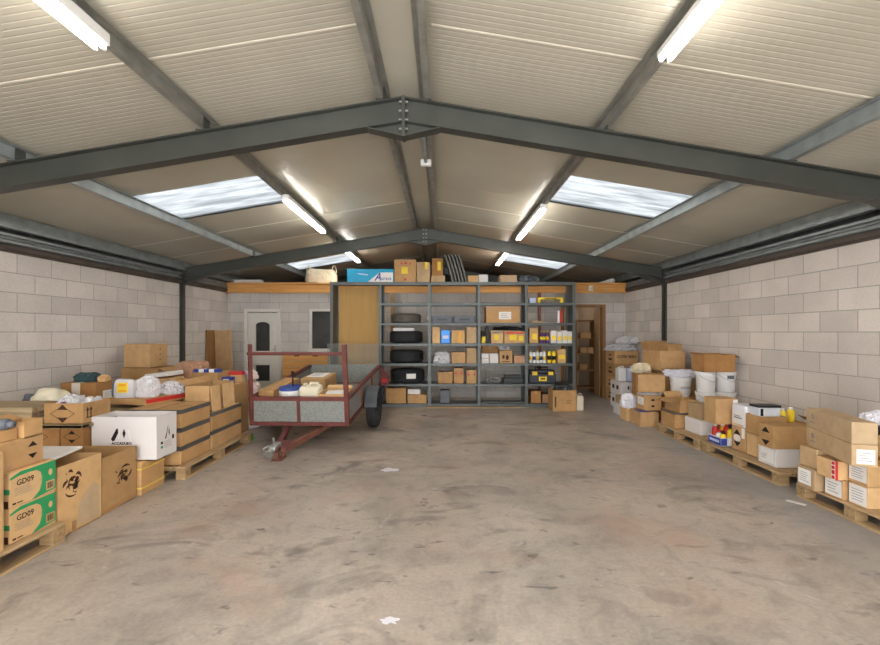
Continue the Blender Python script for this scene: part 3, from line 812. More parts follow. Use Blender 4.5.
# stacks with dark tape round their upper edges
T3 = ['lowest', 'middle', 'topmost']
for k in range(3):
    r = carton('%s dark-taped carton in the three-high stack at the open edge of the pallet' % T3[k], -2.965, -2.68, 4.56, 5.13, .131+k*.19, .131+k*.19+.188, CARD, tape=None, group='dark-taped cartons'); edge_tape(r)
    if k == 2: decal(r, D(r), 'top', [[(.55+.07*i, .42+.05*(i % 2)), (.60+.07*i, .46), (.58+.07*i, .52)] for i in range(5)], INK, 'hand_mark')
    r = carton('%s dark-taped carton in the stack behind the white carton on the wall side' % T3[k], -3.255, -2.975, 4.58, 5.13, .131+k*.19, .131+k*.19+.188, CARD, tape=None, group='dark-taped cartons'); edge_tape(r)
for k in range(2):
    r = carton('%s dark-taped carton in the two-high stack at the trailer end of the pallet' % ['lower', 'upper'][k], -3.02, -2.675, 5.16, 5.92, .131+k*.215, .131+k*.215+.213, CARD, tape=None, group='dark-taped cartons'); edge_tape(r)
r = carton('open tan carton standing on the two-high dark-taped stack', -3.02, -2.735, 5.22, 5.84, .561, .865, CARD, open_=True, flaps=[('left', .10, 50)])
for k, (ya, yb_) in enumerate(((5.22, 5.42), (5.50, 5.78))):
    b = MB(); b.box(-.004, .004, ya-5.5, yb_-5.5, 0, .30, Matrix.Rotation(R(-4), 4, 'Y'))
    o = b.build('cardboard_sheet', CARD_L); o.location = (-2.70, 5.5, .561); tag(o, ['narrow loose cardboard sheet standing against the open carton, nearer the white carton', 'wider loose cardboard sheet standing against the open carton, nearer the trailer'][k], 'cardboard')
# flat carton with goods in clear bags
r = carton('broad flat carton laid over the stacks, edged with red tape', -3.70, -3.12, 4.86, 5.44, .703, .765, CARD, rz=-14, tape=None)
w, d, h = D(r); b = MB(); b.box(w/2, w/2+.004, -d/2, d/2, h*.35, h*.95); b.box(w/2-.03, w/2+.004, -d/2, d/2, h, h+.002); b.build('red_tape', RED_P, r)
r = thing('packet', 'clear packet with a yellow label standing on the flat carton', 'packet', (-3.55, 4.98, .766), 4)
b = MB(); b.blob(.20, .10, .205, 3, .10, 1.6, 4, crumple=.08, square=.45); b.build('bag', CLEAR, r)
b = MB(); b.box(-.055, .055, -.056, -.050, .06, .17); b.build('label', YEL_P, r); b = MB(); b.box(-.04, .04, -.058, -.056, .07, .09); b.box(-.04, .04, -.058, -.056, .13, .16); b.build('print', ORANGE_P, r)
blob('pouch', 'grey pouch beside the yellow-labelled packet', 'pouch', -3.70, 5.06, .766, .10, .1, .19, GREY_PL, 11, .2, 2)
blob('plastic_bag', 'full clear bag of white goods next to the yellow-labelled packet', 'bag', -3.335, 5.04, .766, .21, .16, .215, CLEAR, 12, .25, 2, .2)
blob('plastic_bag', 'low crumpled clear bag at the red-taped edge of the flat carton', 'bag', -3.24, 5.32, .766, .27, .22, .13, CLEAR, 13, .3, 2, .3)
# rear heap by the side wall
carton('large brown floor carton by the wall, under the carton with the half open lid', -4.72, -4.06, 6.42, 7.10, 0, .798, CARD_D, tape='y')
r = carton('brown carton with half open lid, under the topmost carton by the wall', -4.66, -4.12, 6.45, 7.0, .80, .975, CARD, tape=None, open_=True, flaps=[('right', .16, 115)])
r = carton('topmost closed brown carton against the block wall', -4.66, -4.28, 6.50, 6.92, .978, 1.32, CARD, tape='y'); decal(r, D(r), 'right', lines(.55, .2, .62, .9, 3), INKBR, 'print')
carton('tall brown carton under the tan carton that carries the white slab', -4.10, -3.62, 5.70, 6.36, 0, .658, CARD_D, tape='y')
r = carton('tan carton with a torn corner carrying a white slab', -4.0, -3.67, 5.72, 6.32, .66, .875, CARD_L, tape=None)
b = MB(); b.box(-.15, .15, -.19, .19, 0, .055, Matrix.Rotation(R(-6), 4, 'Y'), bev=.006); o = b.build('polystyrene_slab', WHITE_PL); o.location = (-3.82, 6.12, .893); tag(o, 'white polystyrene slab tilted on the tan carton with a torn corner', 'slab')
blob('wrapping_paper', 'crumpled tan paper at the end of the tan carton under the white slab', 'paper', -3.56, 6.02, .66, .16, .2, .10, CARD_L, 14, .4, 2.5, .3).location.z = .77
carton('tall brown carton under the crumpled kraft carton', -4.02, -3.58, 6.44, 7.10, 0, .808, CARD_D, tape='y')
blob('kraft_bundle', 'crumpled pinkish kraft bundle on a tall carton before the steel post', 'bundle', -3.74, 6.66, .81, .38, .36, .25, CARD_K, 15, .14, 1.8, .14, square=.5)
carton('tall tan carton at the trailer end of the heap, under the carton of coloured packs', -3.56, -2.95, 6.10, 6.78, 0, .755, CARD, tape='y')
r = carton('tan carton topped with a row of blue and white packs', -3.50, -3.14, 6.22, 6.62, .757, .93, CARD, tape=None)
for k in range(5):
    m = BLUE_P if k % 2 == 0 else PAPER
    b = MB(); b.box(-.035, .035, -.05, .05, 0, .045, bev=.004); o = b.build('pack', m); o.location = (-3.46+k*.072, 6.29, .931)
    tag(o, '%s small pack in the row on the tan carton, number %s counted from the wall' % (('blue', 'white')[k % 2], ('one', 'two', 'three', 'four', 'five')[k]), 'pack', 'small packs in a row')
b = MB(); b.box(-.12, .10, -.06, .06, 0, .05, bev=.004); o = b.build('pack', RED_P); o.location = (-3.05, 6.6, .757+.11); tag(o, 'red flat pack above the blue box at the trailer end of the heap', 'pack')
r = thing('pack', 'blue box with white lettering strip on the trailer end of the heap', 'box', (-3.06, 6.36, .757)); b = MB(); b.box(-.07, .07, -.05, .05, 0, .10, bev=.004); b.build('body', BLUE_P, r)
b = MB(); b.box(-.05, .05, -.052, -.05, .03, .045); b.box(-.05, .03, -.052, -.05, .06, .075); b.build('print', PAPER, r)
b = MB(); b.box(-.08, .09, -.06, .06, 0, .11, bev=.004); o = b.build('pack', CARD_L); o.location = (-3.05, 6.6, .757); tag(o, 'tan box under the red flat pack', 'box')
blob('paper_scraps', 'pale crumpled papers along the front of the coloured packs', 'paper', -3.28, 6.155, .757, .36, .09, .05, PAPER, 16, .4, 3, .3)
blob('sack', 'white sack standing on the floor between the heap and the trailer', 'sack', -3.02, 7.02, 0, .32, .34, .36, BAG_W, 17, .18, 1.6, .1)
blob('sack', 'pinkish sack lying on top of the white floor sack', 'sack', -3.05, 7.05, .39, .30, .32, .32, PINK_BAG, 18, .2, 1.8, .1)
blob('plastic_bag', 'small pale bag at the very top of the sacks beside the trailer post', 'bag', -3.06, 7.05, .75, .24, .2, .13, PINK_BAG, 19, .3, 2, .2)
blob('plastic_scrap', 'bright green plastic scrap on the floor at the corner of the pallet', 'scrap', -2.72, 6.16, 0, .16, .12, .08, mat('leaf_green_plastic', (96,150,50), .5), 20, .5, 3, .4)
# boards standing in the rear corner
r = thing('board', 'dark-edged tall board standing flat against the side wall in the rear corner', 'board', (-4.87, 9.40, 0)); b = MB(); b.box(-.018, .018, -.22, .22, 0, 1.54, bev=.003); b.build('sheet', BROWNW, r)
r = thing('board', 'broad tan board leaning on the dark-edged board in the rear corner', 'board', (-4.60, 9.45, 0), -4); b = MB(); b.box(-.19, .17, -.015, .015, 0, 1.54, Matrix.Rotation(R(-2), 4, 'Y'), bev=.003); b.build('sheet', PVC_D, r)
r = thing('board', 'wide orange boarded crate panel with hand holes under the dark window', 'board', (X(305, 10.0), 10.05, 0)); b = MB()
for k in range(4): b.box(-.52, .50, -.012, .012, .37+k*.165, .37+k*.165+.155, bev=.003)
for xx in (-.5, 0, .46): b.box(xx, xx+.05, .012, .04, 0, 1.03)
b.build('boards', PINE, r)
for xx in (-.26, .16):
    b = MB(); b.box(xx, xx+.12, -.016, -.012, .95, .985); b.build('hand_hole', INK, r)

# ------------------------------------------------------------------ trailer
def trailer():
    root = thing('trailer', 'red framed box trailer with galvanised sides resting nose down', 'trailer', (-1.895, 5.90, .285))
    root.rotation_euler = (R(5.9), 0, R(-2.0))
    W, L, H = .645, 2.42, .335
    def part(nm, m, f, par=root, sm=False):
        b = MB(); f(b); return b.build(nm, m, par, sm)
    t = .05
    def fr(b):
        for z in (0, H):
            b.box(-W, W, -t/2, t/2, z-t/2, z+t/2); 
            for s in (-1, 1): b.box(s*W-t/2, s*W+t/2, 0, L, z-t/2, z+t/2)
        b.box(-W, W, L-t/2, L+t/2, -t/2, t/2)
        for k in (.8, 1.6): b.box(-W, W, k-.02, k+.02, -.045, -.005)
    part('frame', RED_M, fr)
    for s in (-1, 1):
        part('corner_post', RED_M, lambda b: b.bar((s*W, 0, -t/2), (s*W+(.06 if s < 0 else 0), -.07, 1.065), t*(1.1 if s > 0 else .85), t))
    part('cross_rail', RED_M, lambda b: b.tube((-W+.02, -.06, .945), (W, -.06, .945), .022, 10))
    part('front_panel', GALV_SH, lambda b: b.box(-W+.025, W-.025, -.006, .006, .025, H-.025))
    part('stiffener', RED_M, lambda b: b.box(-.018, .018, -.03, -.006, .025, H-.025))
    for s in (-1, 1):
        part('side_panel', GALV_SH, lambda b: b.box(s*W-.006, s*W+.006, .025, L-.025, .025, H-.025))
        for k in (.8, 1.6): part('side_stiffener', RED_R, lambda b: b.box(s*(W+.018)-.012, s*(W+.018)+.012, k-.018, k+.018, -.02, H))
    part('floor_sheet', GALV_SH, lambda b: b.box(-W+.02, W-.02, .02, L-.02, .0, .012))
    tg = part('tailgate', GALV_SH, lambda b: b.box(-W, W, L-.006, L+.006, .02, H+.03))
    part('mesh_panel', WIRE, lambda b: b.poly([(-.32, L+.004, H+.03), (W, L+.004, H+.03), (W, L+.004, H+.42), (-.32, L+.004, H+.42)], (0, .0008, 0)), tg)
    part('light_bracket', RED_M, lambda b: b.poly([(W+.02, L-.02, H+.02), (W+.09, L-.02, H-.06), (W+.18, L-.02, H-.2), (W+.18, L-.02, H-.36), (W+.02, L-.02, H-.38)], (0, .02, 0)))
    # axle, wheels and mudguards
    part('axle', RUST, lambda b: b.tube((-.74, 1.12, -.085), (.74, 1.12, -.085), .025, 10))
    for s in (-1, 1):
        wr = .305
        whl = bpy.data.objects.new('wheel', None); COL.objects.link(whl); whl.parent = root; whl.location = (s*.79, 1.12, -.085); whl.rotation_euler = (0, R(90*s), 0)
        b = MB(); prof = [(.19, -.07), (.25, -.078), (.29, -.072), (wr, -.05), (wr, -.045), (wr-.008, -.042), (wr-.008, -.034), (wr, -.031), (wr, -.012), (wr-.008, -.008), (wr-.008, .008), (wr, .012), (wr, .031), (wr-.008, .034), (wr-.008, .042), (wr, .045), (wr, .05), (.29, .072), (.25, .078), (.19, .07), (.18, 0)]
        b.lathe(prof, 36, close=True); b.build('tyre', RUBBER, whl, True)
        b = MB(); b.lathe([(.0, .02), (.05, .022), (.06, .045), (.07, .02), (.13, .012), (.17, .03), (.192, .06), (.195, .07), (.185, .07), (.17, -.06), (.0, -.05)], 28)
        b.build('rim', BLACK_PL, whl, True)
        for k in range(4):
            b = MB(); a = k*math.pi/2+.4; b.tube((.10*math.cos(a), .10*math.sin(a), .01), (.10*math.cos(a), .10*math.sin(a), .03), .012, 6); b.build('wheel_nut', SILVER, whl)
        b = MB(); n = 14; rr = .335
        for k in range(n):                             # mudguard: a bent strip over the upper half of the tyre
            a0, a1 = R(15+150*k/n), R(15+150*(k+1)/n)
            p = lambda a, q: (1.12+q*math.cos(a), -.085+q*math.sin(a))
            (ya, za), (yb_, zb), (yc, zc), (yd, zd) = p(a0, rr), p(a1, rr), p(a1, rr+.006), p(a0, rr+.006)
            x0 = s*.70; x1 = s*.885
            b.poly([(x0, ya, za), (x0, yb_, zb), (x0, yc, zc), (x0, yd, zd)], (x1-x0, 0, 0))
        b.build('mudguard', mat('dark_grey_plastic', (66,68,74), .5), root)
        part('mudguard_stay', GALV_D, lambda b: b.bar((s*.66, 1.12, .20), (s*.74, 1.12, .25), .03, .012))
    # drawbar
    hz = -.115
    for s in (-1, 1):
        part('drawbar', RED_M if s < 0 else RED_R, lambda b: b.bar(*([(-.045, -.66, hz), (-.27, .55, -.055)] if s < 0 else [(.04, -.66, hz), (.47, .55, -.055)]), .06, .06))
    part('gusset', RED_M, lambda b: b.box(-.10, .10, -.66, -.42, hz+.03, hz+.04))
    part('coupling', SILVER, lambda b: (b.box(-.09, .0, -.80, -.60, hz+.03, hz+.085, bev=.012), b.tube((-.05, -.86, hz+.02), (-.05, -.76, hz+.06), .045, 14, .03), b.tube((-.05, -.70, hz+.08), (-.10, -.60, hz+.12), .014, 8)), sm=False)
    part('locking_handle', SILVER, lambda b: (b.tube((-.10, -.72, hz+.07), (-.15, -.78, hz+.05), .016, 8), b.tube((-.15, -.78, hz+.05), (-.12, -.84, hz+.02), .016, 8)))
    gz = -.285+.085
    part('skid_foot', RED_R, lambda b: (b.bar((-.02, -.70, hz-.02), (-.02, -.72, gz-.005), .05, .05), b.bar((.04, -.60, hz-.02), (.03, -.66, gz), .03, .04), b.box(-.06, .06, -.78, -.62, gz-.012, gz+.004)))
    part('tail_light', RED_P, lambda b: b.box(W+.05, W+.15, L-.035, L-.02, H-.30, H-.24))
    return root
TR = trailer()
bpy.context.view_layer.update()
def on_trailer(lx, ly, lz):
    return TR.matrix_world @ Vector((lx, ly, lz))
def rest(o, lx, ly, lz, rz=0):
    o.location = on_trailer(lx, ly, lz); o.rotation_euler = (R(5.9), 0, R(-2+rz)); return o
r = carton('long brown carton lying in the trailer beside the blue lid', -.11, .11, -.42, .42, 0, .20, CARD, tape='y'); rest(r, -.485, .60, .205, -4)
r = carton('low carton under the long brown carton in the trailer', -.11, .11, -.42, .42, 0, .188, CARD_D, tape='y'); rest(r, -.485, .60, .014, -4)
r = carton('brown carton topped by white paper in the middle of the trailer', -.19, .19, -.26, .26, 0, .40, CARD, tape=None); rest(r, -.08, 1.15, .014, -4)
decal(r, D(r), 'top', [rect(.1, .25, .8, .9)], PAPER, 'paper'); decal(r, D(r), 'top', lines(.2, .35, .7, .8, 3), BLUE_P, 'print', .0016)
def jerrycan(label, w, d, h, m, cap, group=None):
    r = thing('jerrycan', label, 'container', group=group)
    b = MB(); b.box(-w/2, w/2, -d/2, d/2, 0, h*.86, bev=min(w, d)*.16); b.build('body', m, r, False)
    b = MB(); b.tube((-w*.28, 0, h*.84), (-w*.28, 0, h*.95), w*.11, 12); b.build('cap', cap, r)
    b = MB(); b.tube((-w*.05, 0, h*.83), (-w*.02, 0, h*.97), w*.05, 8); b.tube((-w*.04, 0, h*.96), (w*.36, 0, h*.96), w*.055, 8); b.tube((w*.34, 0, h*.97), (w*.38, 0, h*.83), w*.05, 8); b.build('handle', m, r)
    return r
r = jerrycan('squat cream plastic jerrycan in the trailer between blue lid and open tray', .28, .22, .35, CREAM_PL, CREAM_PL); rest(r, .10, .22, .164)
r = carton('low brown carton under the cream jerrycan in the trailer', -.13, .13, -.12, .12, 0, .148, CARD_D, tape=None); rest(r, .10, .22, .014)
def bucket(name, label, rr, h, m, lidm, group=None, handle=True):
    r = thing(name, label, 'bucket', group=group)
    b = MB(); b.lathe([(rr*.84, 0), (rr*.86, .004), (rr*.965, h*.80), (rr*1.0, h*.82), (rr*1.0, h*.90), (rr*.97, h*.91), (rr*.97, h*.95)], 32); b.build('body', m, r, True)
    b = MB(); b.lathe([(rr*1.03, h*.92), (rr*1.04, h*.935), (rr*1.04, h*.985), (rr*1.0, h), (rr*.92, h*.985), (0, h*.985)], 32); b.build('lid', lidm, r, True)
    if handle:
        b = MB(); n = 12; P = [(rr*1.03*math.cos(a), -rr*.25*math.sin(a)-rr*.85*math.sin(a), h*.86-h*.34*math.sin(a)) for a in [math.pi*i/n for i in range(n+1)]]
        for p, q in zip(P, P[1:]): b.tube(p, q, .0035, 6)
        b.build('handle', SILVER, r)
    return r
r = bucket('bucket', 'bucket with a blue lid and a stirring rod through it, in the trailer', .145, .43, WHITE_PL, BLUE_PL, handle=False); rest(r, -.20, .24, .014)
b = MB(); b.tube((.02, .05, .3), (.02, .06, .58), .012, 8); b.tube((.02, .06, .57), (.02, .06, .63), .02, 8); b.build('stirring_rod', INK, r)
r = carton('low open tan tray with white scraps at the wheel side of the trailer', -.18, .18, -.2, .2, 0, .37, CARD_L, open_=True, flaps=[('back', .05, 60)]); rest(r, .43, .26, .014)
b = MB(); b.blob(.24, .22, .05, 4, .4, 2.4, 4, crumple=.3); o = b.build('paper_scraps', PAPER); rest(o, .43, .26, .325); tag(o, 'white paper scraps in the low tray in the trailer', 'paper')
b = MB(); b.box(-.16, .16, -.17, .17, 0, .295); o = b.build('packing_block', CARD_D); rest(o, .43, .26, .022); tag(o, 'brown packing under the paper scraps in the trailer tray', 'packing')

# ------------------------------------------------------------------ metal shelving
SY0, SY1 = 8.88, 9.36
UP = [X(331.5, SY0), X(380, SY0), X(429.5, SY0), X(479, SY0), X(526.5, SY0), X(574, SY0)]
LV = [.06, .46, .87, 1.27, 1.68, 2.08]
SH = thing('shelving_unit', 'long grey metal shelving of five bays across the back of the shed', 'shelving', (0, SY0, 0))
for i, x in enumerate(UP):
    b = MB()
    for yy in (0, SY1-SY0-.045): b.box(x-.028, x+.028, yy, yy+.045, 0, 2.47)
    b.build('upright', SHELF_M, SH)
    b = MB(); b.box(x-.006, x+.006, .045, SY1-SY0-.045, .03, 2.46); b.build('side_sheet', SHELF_M, SH)
for i in range(5):
    xa, xb = UP[i]+.03, UP[i+1]-.03
    for k, z in enumerate(LV):
        if i == 0 and k > 0: continue
        b = MB(); b.box(xa, xb, .002, .03, z-.045, z); b.box(xa, xb, .03, SY1-SY0-.002, z-.008, z); b.box(xa, xb, SY1-SY0-.03, SY1-SY0-.002, z-.045, z-.008)
        b.build('shelf', SHELF_M, SH)
    b = MB(); b.box(xa, xb, .002, SY1-SY0, 0, .014); b.build('plinth', SHELF_M, SH)
b = MB(); b.box(UP[0]-.035, UP[-1]+.035, -.004, SY1-SY0+.004, 2.47, 2.50); b.box(UP[0]-.035, UP[-1]+.035, -.008, -.004, 2.44, 2.50); b.build('top_sheet', SHELF_M, SH)
b = MB(); b.box(UP[0]+.035, UP[1]-.035, SY1-SY0-.02, SY1-SY0-.005, .065, 2.44); b.build('back_board', PLY, SH)

def sx(px): return X(px, SY0+.05)
def on_shelf(label, px0, px1, lv, pytop, m=CARD, d=.30, y=SY0+.06, group=None, tape='y', name='carton', cat='box', z=None):
    z0 = (LV[lv] if z is None else z)+.001
    return carton(label, X(px0, y), X(px1, y), y, y+d, z0, Z(pytop, y), m, tape=tape, name=name, cat=cat, group=group)
def tyre(label, px, lv, ro, h, m, group='tyres on the shelves'):
    b = MB(); w = h; g = .012
    prof = [(ro*.56, .01), (ro*.74, 0), (ro*.9, w*.04), (ro*.985, w*.16)]
    for k in range(4):
        za = w*(.20+.16*k); prof += [(ro, za), (ro, za+w*.10), (ro-g, za+w*.11), (ro-g, za+w*.15)]
    prof += [(ro, w*.84), (ro*.985, w*.86), (ro*.9, w*.96), (ro*.74, w), (ro*.56, w*.97), (ro*.53, w*.5)]
    b.lathe(prof, 40, close=True)
    o = b.build('tyre', m, None, True)
    for p in o.data.polygons: p.use_smooth = False
    o.location = (X(px, SY0+.3)*1.0, SY0+.32-.0, LV[lv]+.001)
    return tag(o, label, 'tyre', group)
TYL = [(406, 4, .31, .20, RUBBER_D, 'dusty grey tyre lying on the upper shelf'), (406, 3, .345, .25, RUBBER, 'black tyre lying flat with a pale strip along its top'),
       (406.5, 2, .35, .26, RUBBER, 'plain black tyre on the shelf between the other black tyres'), (407.5, 1, .35, .28, RUBBER, 'black tyre with a white label on the tread, lowest of the tyres')]
for px, lv, ro, h, m, lab in TYL:
    o = tyre(lab, px, lv, ro, h, m); o.location.y = SY0+.375
    if lv == 1:
        b = MB(); b.lathe([(ro+.003, .10), (ro+.005, .10), (ro+.005, .20), (ro+.003, .20)], 80, close=True)
        bmesh.ops.delete(b.b, geom=[v for v in b.b.verts if not (v.co.y < -.3 and -.02 < v.co.x < .19)], context='VERTS')
        b.build('label', PAPER, o)
b = MB(); b.box(-.20, .22, -.05, .05, 0, .06, bev=.004); o = b.build('pale_strip', PAPER); o.location = (X(403, 9.0), 9.05, LV[3]+.252); tag(o, 'long pale box strip lying on the black tyre', 'box')
blob('paper_roll', 'small pale roll alone on the top shelf above the tyres', 'roll', X(404, 9.1), 9.1, LV[5]+.001, .05, .05, .05, PAPER, 2, .1)
on_shelf('large tan carton on the bottom shelf under the tyres', 386, 406, 0, 388, CARD)
on_shelf('low tan carton on the bottom shelf beside the large one', 407.5, 426.5, 0, 394.5, CARD)
b = MB(); b.box(-.13, .12, -.1, .1, 0, .10, bev=.004); o = b.build('box', PAPER); o.location = (X(414.5, 9.05), 9.06, Z(394.4, 8.94)+.003); tag(o, 'small pale grey box on the low tan carton under the tyres', 'box')
# second goods bay
def crate(label, px0, px1, lv, h, m):
    xa, xb = sx(px0), sx(px1); r = thing('crate', label, 'crate', ((xa+xb)/2, SY0+.22, LV[lv]+.001), 0, 'grey plastic crates'); w = xb-xa; d = .32; b = MB(); k = .012
    b.box(-w/2, w/2, -d/2, d/2, 0, k); b.box(-w/2, w/2, -d/2, -d/2+k, 0, h); b.box(-w/2, w/2, d/2-k, d/2, 0, h); b.box(-w/2, -w/2+k, -d/2, d/2, 0, h); b.box(w/2-k, w/2, -d/2, d/2, 0, h)
    b.box(-w/2-.008, w/2+.008, -d/2-.008, -d/2, h-.03, h); b.build('body', m, r)
    b = MB(); b.box(-w*.25, w*.25, -d/2-.004, -d/2, h*.35, h*.6); b.build('hand_slot', BLACK_PL, r)
    return r
crate('grey plastic crate beside the tyre end of the upper shelf', 432, 452, 4, .15, GREY_PL); crate('grey plastic crate beside its twin, nearer the big labelled carton', 454, 475, 4, .15, GREY_PL)
on_shelf('upright tan carton beside the blue tin', 432, 440, 3, 327, CARD_L)
r = thing('tin', 'bright blue rectangular tin between tan cartons on the shelf', 'tin', ((sx(440.6)+sx(450.4))/2, SY0+.16, LV[3]+.001)); b = MB(); b.box(-.095, .095, -.09, .09, 0, .27, bev=.012); b.build('body', mat('blue_tin_paint', (30,120,200), .35, .2, var=.1), r)
b = MB(); b.tube((-.04, 0, .27), (-.04, 0, .295), .025, 14); b.build('cap', WHITE_PL, r); b = MB(); b.box(-.06, .06, -.0915, -.09, .09, .16); b.build('label', PALEBLUE_PL, r)
r = on_shelf('tan carton with an orange stripe, next to the blue tin', 451.5, 465, 3, 330.5, CARD_L); decal(r, D(r), 'front', [rect(.5, .05, .68, .95)], ORANGE_P, 'stripe')
on_shelf('taller greyish carton at the end of the blue tin row', 466.5, 476.5, 3, 327, CARD_G)
blob('plastic_bag', 'clear bag of small parts on the shelf under the blue tin', 'bag', sx(442), SY0+.2, LV[2]+.001, .30, .26, .20, CLEAR, 21, .3, 2, .3)
on_shelf('square tan carton beside the clear bag of small parts', 451.5, 465.5, 2, 352, CARD); on_shelf('tall tan carton at the end of the clear bag shelf', 466.5, 476.5, 2, 348, CARD_G)
on_shelf('wide tan carton on the lower shelf two below the blue tin', 438, 452.5, 1, 372, CARD)
for a, c, t, lab in ((454, 463.5, 368, 'tall red-flecked carton in the middle of the lower shelf two below the blue tin'), (466.5, 476.5, 370, 'shorter red-flecked carton at the end of the lower shelf two below the blue tin')):
    r = on_shelf(lab, a, c, 1, t, CARD); decal(r, D(r), 'front', [rect(.12, .6, .3, .75), rect(.7, .6, .88, .75)], RED_P, 'print')
b = MB(); b.box(-.10, .10, -.1, .1, 0, .26, bev=.01); o = b.build('metal_box', GREY_PL); o.location = (sx(445), SY0+.22, LV[0]+.001); tag(o, 'grey metal box standing alone on the bottom shelf', 'box')
# third goods bay
r = on_shelf('big taped carton with a white address label on the upper shelf', 486, 520, 4, 306, CARD, d=.36); sticker(r, 'front', .38, .22, .74, .66, n=3); decal(r, D(r), 'front', [rect(0, .82, 1, 1)], TAPE_B, 'tape')
r = on_shelf('small black and yellow pack at the upright beside the blue tin bay', 481.6, 485.5, 3, 331, YEL_P, tape=None, name='pack', cat='pack'); decal(r, D(r), 'front', [rect(0, .55, 1, 1)], INK, 'print')
for a, c, t, lab in ((491, 503.5, 330.5, 'tan box with a yellow panel, first of two in the middle of the shelf'), (504.3, 525, 331, 'long tan box with yellow panels, second of two in the middle of the shelf')):
    r = on_shelf(lab, a, c, 3, t, CARD_L, tape=None); decal(r, D(r), 'front', [rect(.25, .25, .6, .7)] + ([rect(.7, .2, .92, .6)] if c > 510 else []), YEL_P, 'yellow_print'); decal(r, D(r), 'front', [rect(.05, .78, .95, .92)], RED_P if c > 510 else INKG, 'print')
blob('black_bag', 'black film heap lying on the yellow panelled tan boxes', 'bag', sx(508), SY0+.22, Z(330.3, SY0+.06)+.004, .50, .22, .065, BAG_K, 22, .35, 3, .4)
blob('grey_bag', 'grey crumpled bag beside the small black and yellow pack', 'bag', sx(488), SY0+.28, LV[3]+.001, .09, .2, .32, GREY_PL, 23, .3, 2, .2)
for k in range(2): on_shelf('white box, %s of the two in the stack at the upright' % ['lower', 'upper'][k], 481.5, 489, 2, 358.6-k*5, CARD_W, tape=None, group='white boxes in a small stack', z=LV[2]+k*.097, d=.22)
on_shelf('single white box next to the small stack of two', 489.6, 498.5, 2, 353.5, CARD_W, tape=None, d=.22)
on_shelf('wide dark brown carton standing behind the white boxes', 482, 498, 2, 345.5, CARD_D, y=SY0+.29, d=.16)
r = on_shelf('tan box printed with figures next to the single white box', 499.5, 512.5, 2, 350.5, CARD, tape=None, d=.25); decal(r, D(r), 'front', [ell(.3, .5, .1, .16), ell(.6, .45, .12, .2), rect(.2, .1, .8, .16)], INKBR, 'print')
blob('plastic_bag', 'grey film on top of the box printed with figures', 'bag', sx(506), SY0+.2, Z(350, SY0+.06)+.004, .2, .2, .10, CLEAR, 24, .3, 2, .3)
on_shelf('small pinkish box at the end of the white box shelf', 514, 525, 2, 355.5, CARD_K, tape=None, d=.22)
b = MB(); b.box(-.2, .2, -.12, .12, 0, .10, bev=.01); b.box(-.17, .17, -.10, .10, .10, .16, bev=.01); o = b.build('tool_case', BLACK_PL); o.location = (sx(514), SY0+.25, LV[1]+.001); tag(o, 'black flat tool case on the shelf under the pinkish box', 'case')
blob('metal_parts', 'small heap of bright metal parts beside the black flat tool case', 'metal parts', sx(494), SY0+.2, LV[1]+.001, .2, .18, .10, SILVER, 25, .5, 4, .5)
for k, (a, c) in enumerate(((482, 503), (505, 525))):
    b = MB(); b.box(-.2, .2, -.14, .14, 0, .02); o = b.build('steel_plate', GALV_D); o.location = (sx((a+c)/2), SY0+.25, LV[0]+.001); tag(o, ['grey steel plate on the bottom shelf nearer the grey metal box', 'grey steel plate on the bottom shelf nearer the carton with a black bag'][k], 'plate')
# fourth goods bay
r = thing('spirit_level', 'yellow carry handle tool lying on the top shelf of the last bay', 'tool', (sx(552), SY0+.2, LV[5]+.001)); b = MB(); b.box(-.26, .26, -.03, .03, .085, .125, bev=.008); b.box(-.26, -.20, -.03, .03, .0, .09, bev=.008); b.box(.20, .26, -.03, .03, 0, .09, bev=.008); b.build('body', YEL_P, r)
b = MB(); b.box(-.12, .12, -.032, .032, .096, .112); b.build('grip', INK, r)
b = MB(); b.box(-.06, .06, -.08, .08, 0, .11, bev=.004); o = b.build('box', PALEBLUE_PL); o.location = (sx(533.5), SY0+.2, LV[5]+.001); tag(o, 'pale bluish box beside the yellow carry handle', 'box')
b = MB(); b.tube((-.36, 0, .02), (.36, 0, .02), .02, 10); o = b.build('tube', GALV, None, True); o.location = (sx(551), SY1-.06, LV[5]+.14); 
o.location.z = LV[5]+.001; tag(o, 'long pale pipe at the back of the top shelf behind the yellow carry handle', 'pipe')
b = MB(); b.box(-.04, .0, -.05, .05, 0, .25); o = b.build('box', WHITE_PL); o.location = (sx(561), SY0+.2, LV[4]+.001); tag(o, 'upright white pack on the upper shelf of the last bay', 'pack')
b = MB(); b.box(.002, .05, -.05, .05, 0, .26); o = b.build('box', RED_P); o.location = (sx(561), SY0+.2, LV[4]+.001); tag(o, 'upright red pack on the upper shelf of the last bay', 'pack')
b = MB(); b.box(-.16, .12, -.04, .04, 0, .045, bev=.004); o = b.build('box', CARD_G); o.location = (sx(541), SY0+.24, LV[4]+.001); tag(o, 'flat greyish box on the upper shelf of the last bay', 'box')
r = on_shelf('tan box with a yellow panel in the last bay', 529.5, 538.3, 3, 328.5, CARD_L, tape=None, d=.22); decal(r, D(r), 'front', [rect(.3, .25, .85, .65)], YEL_P, 'yellow_print')
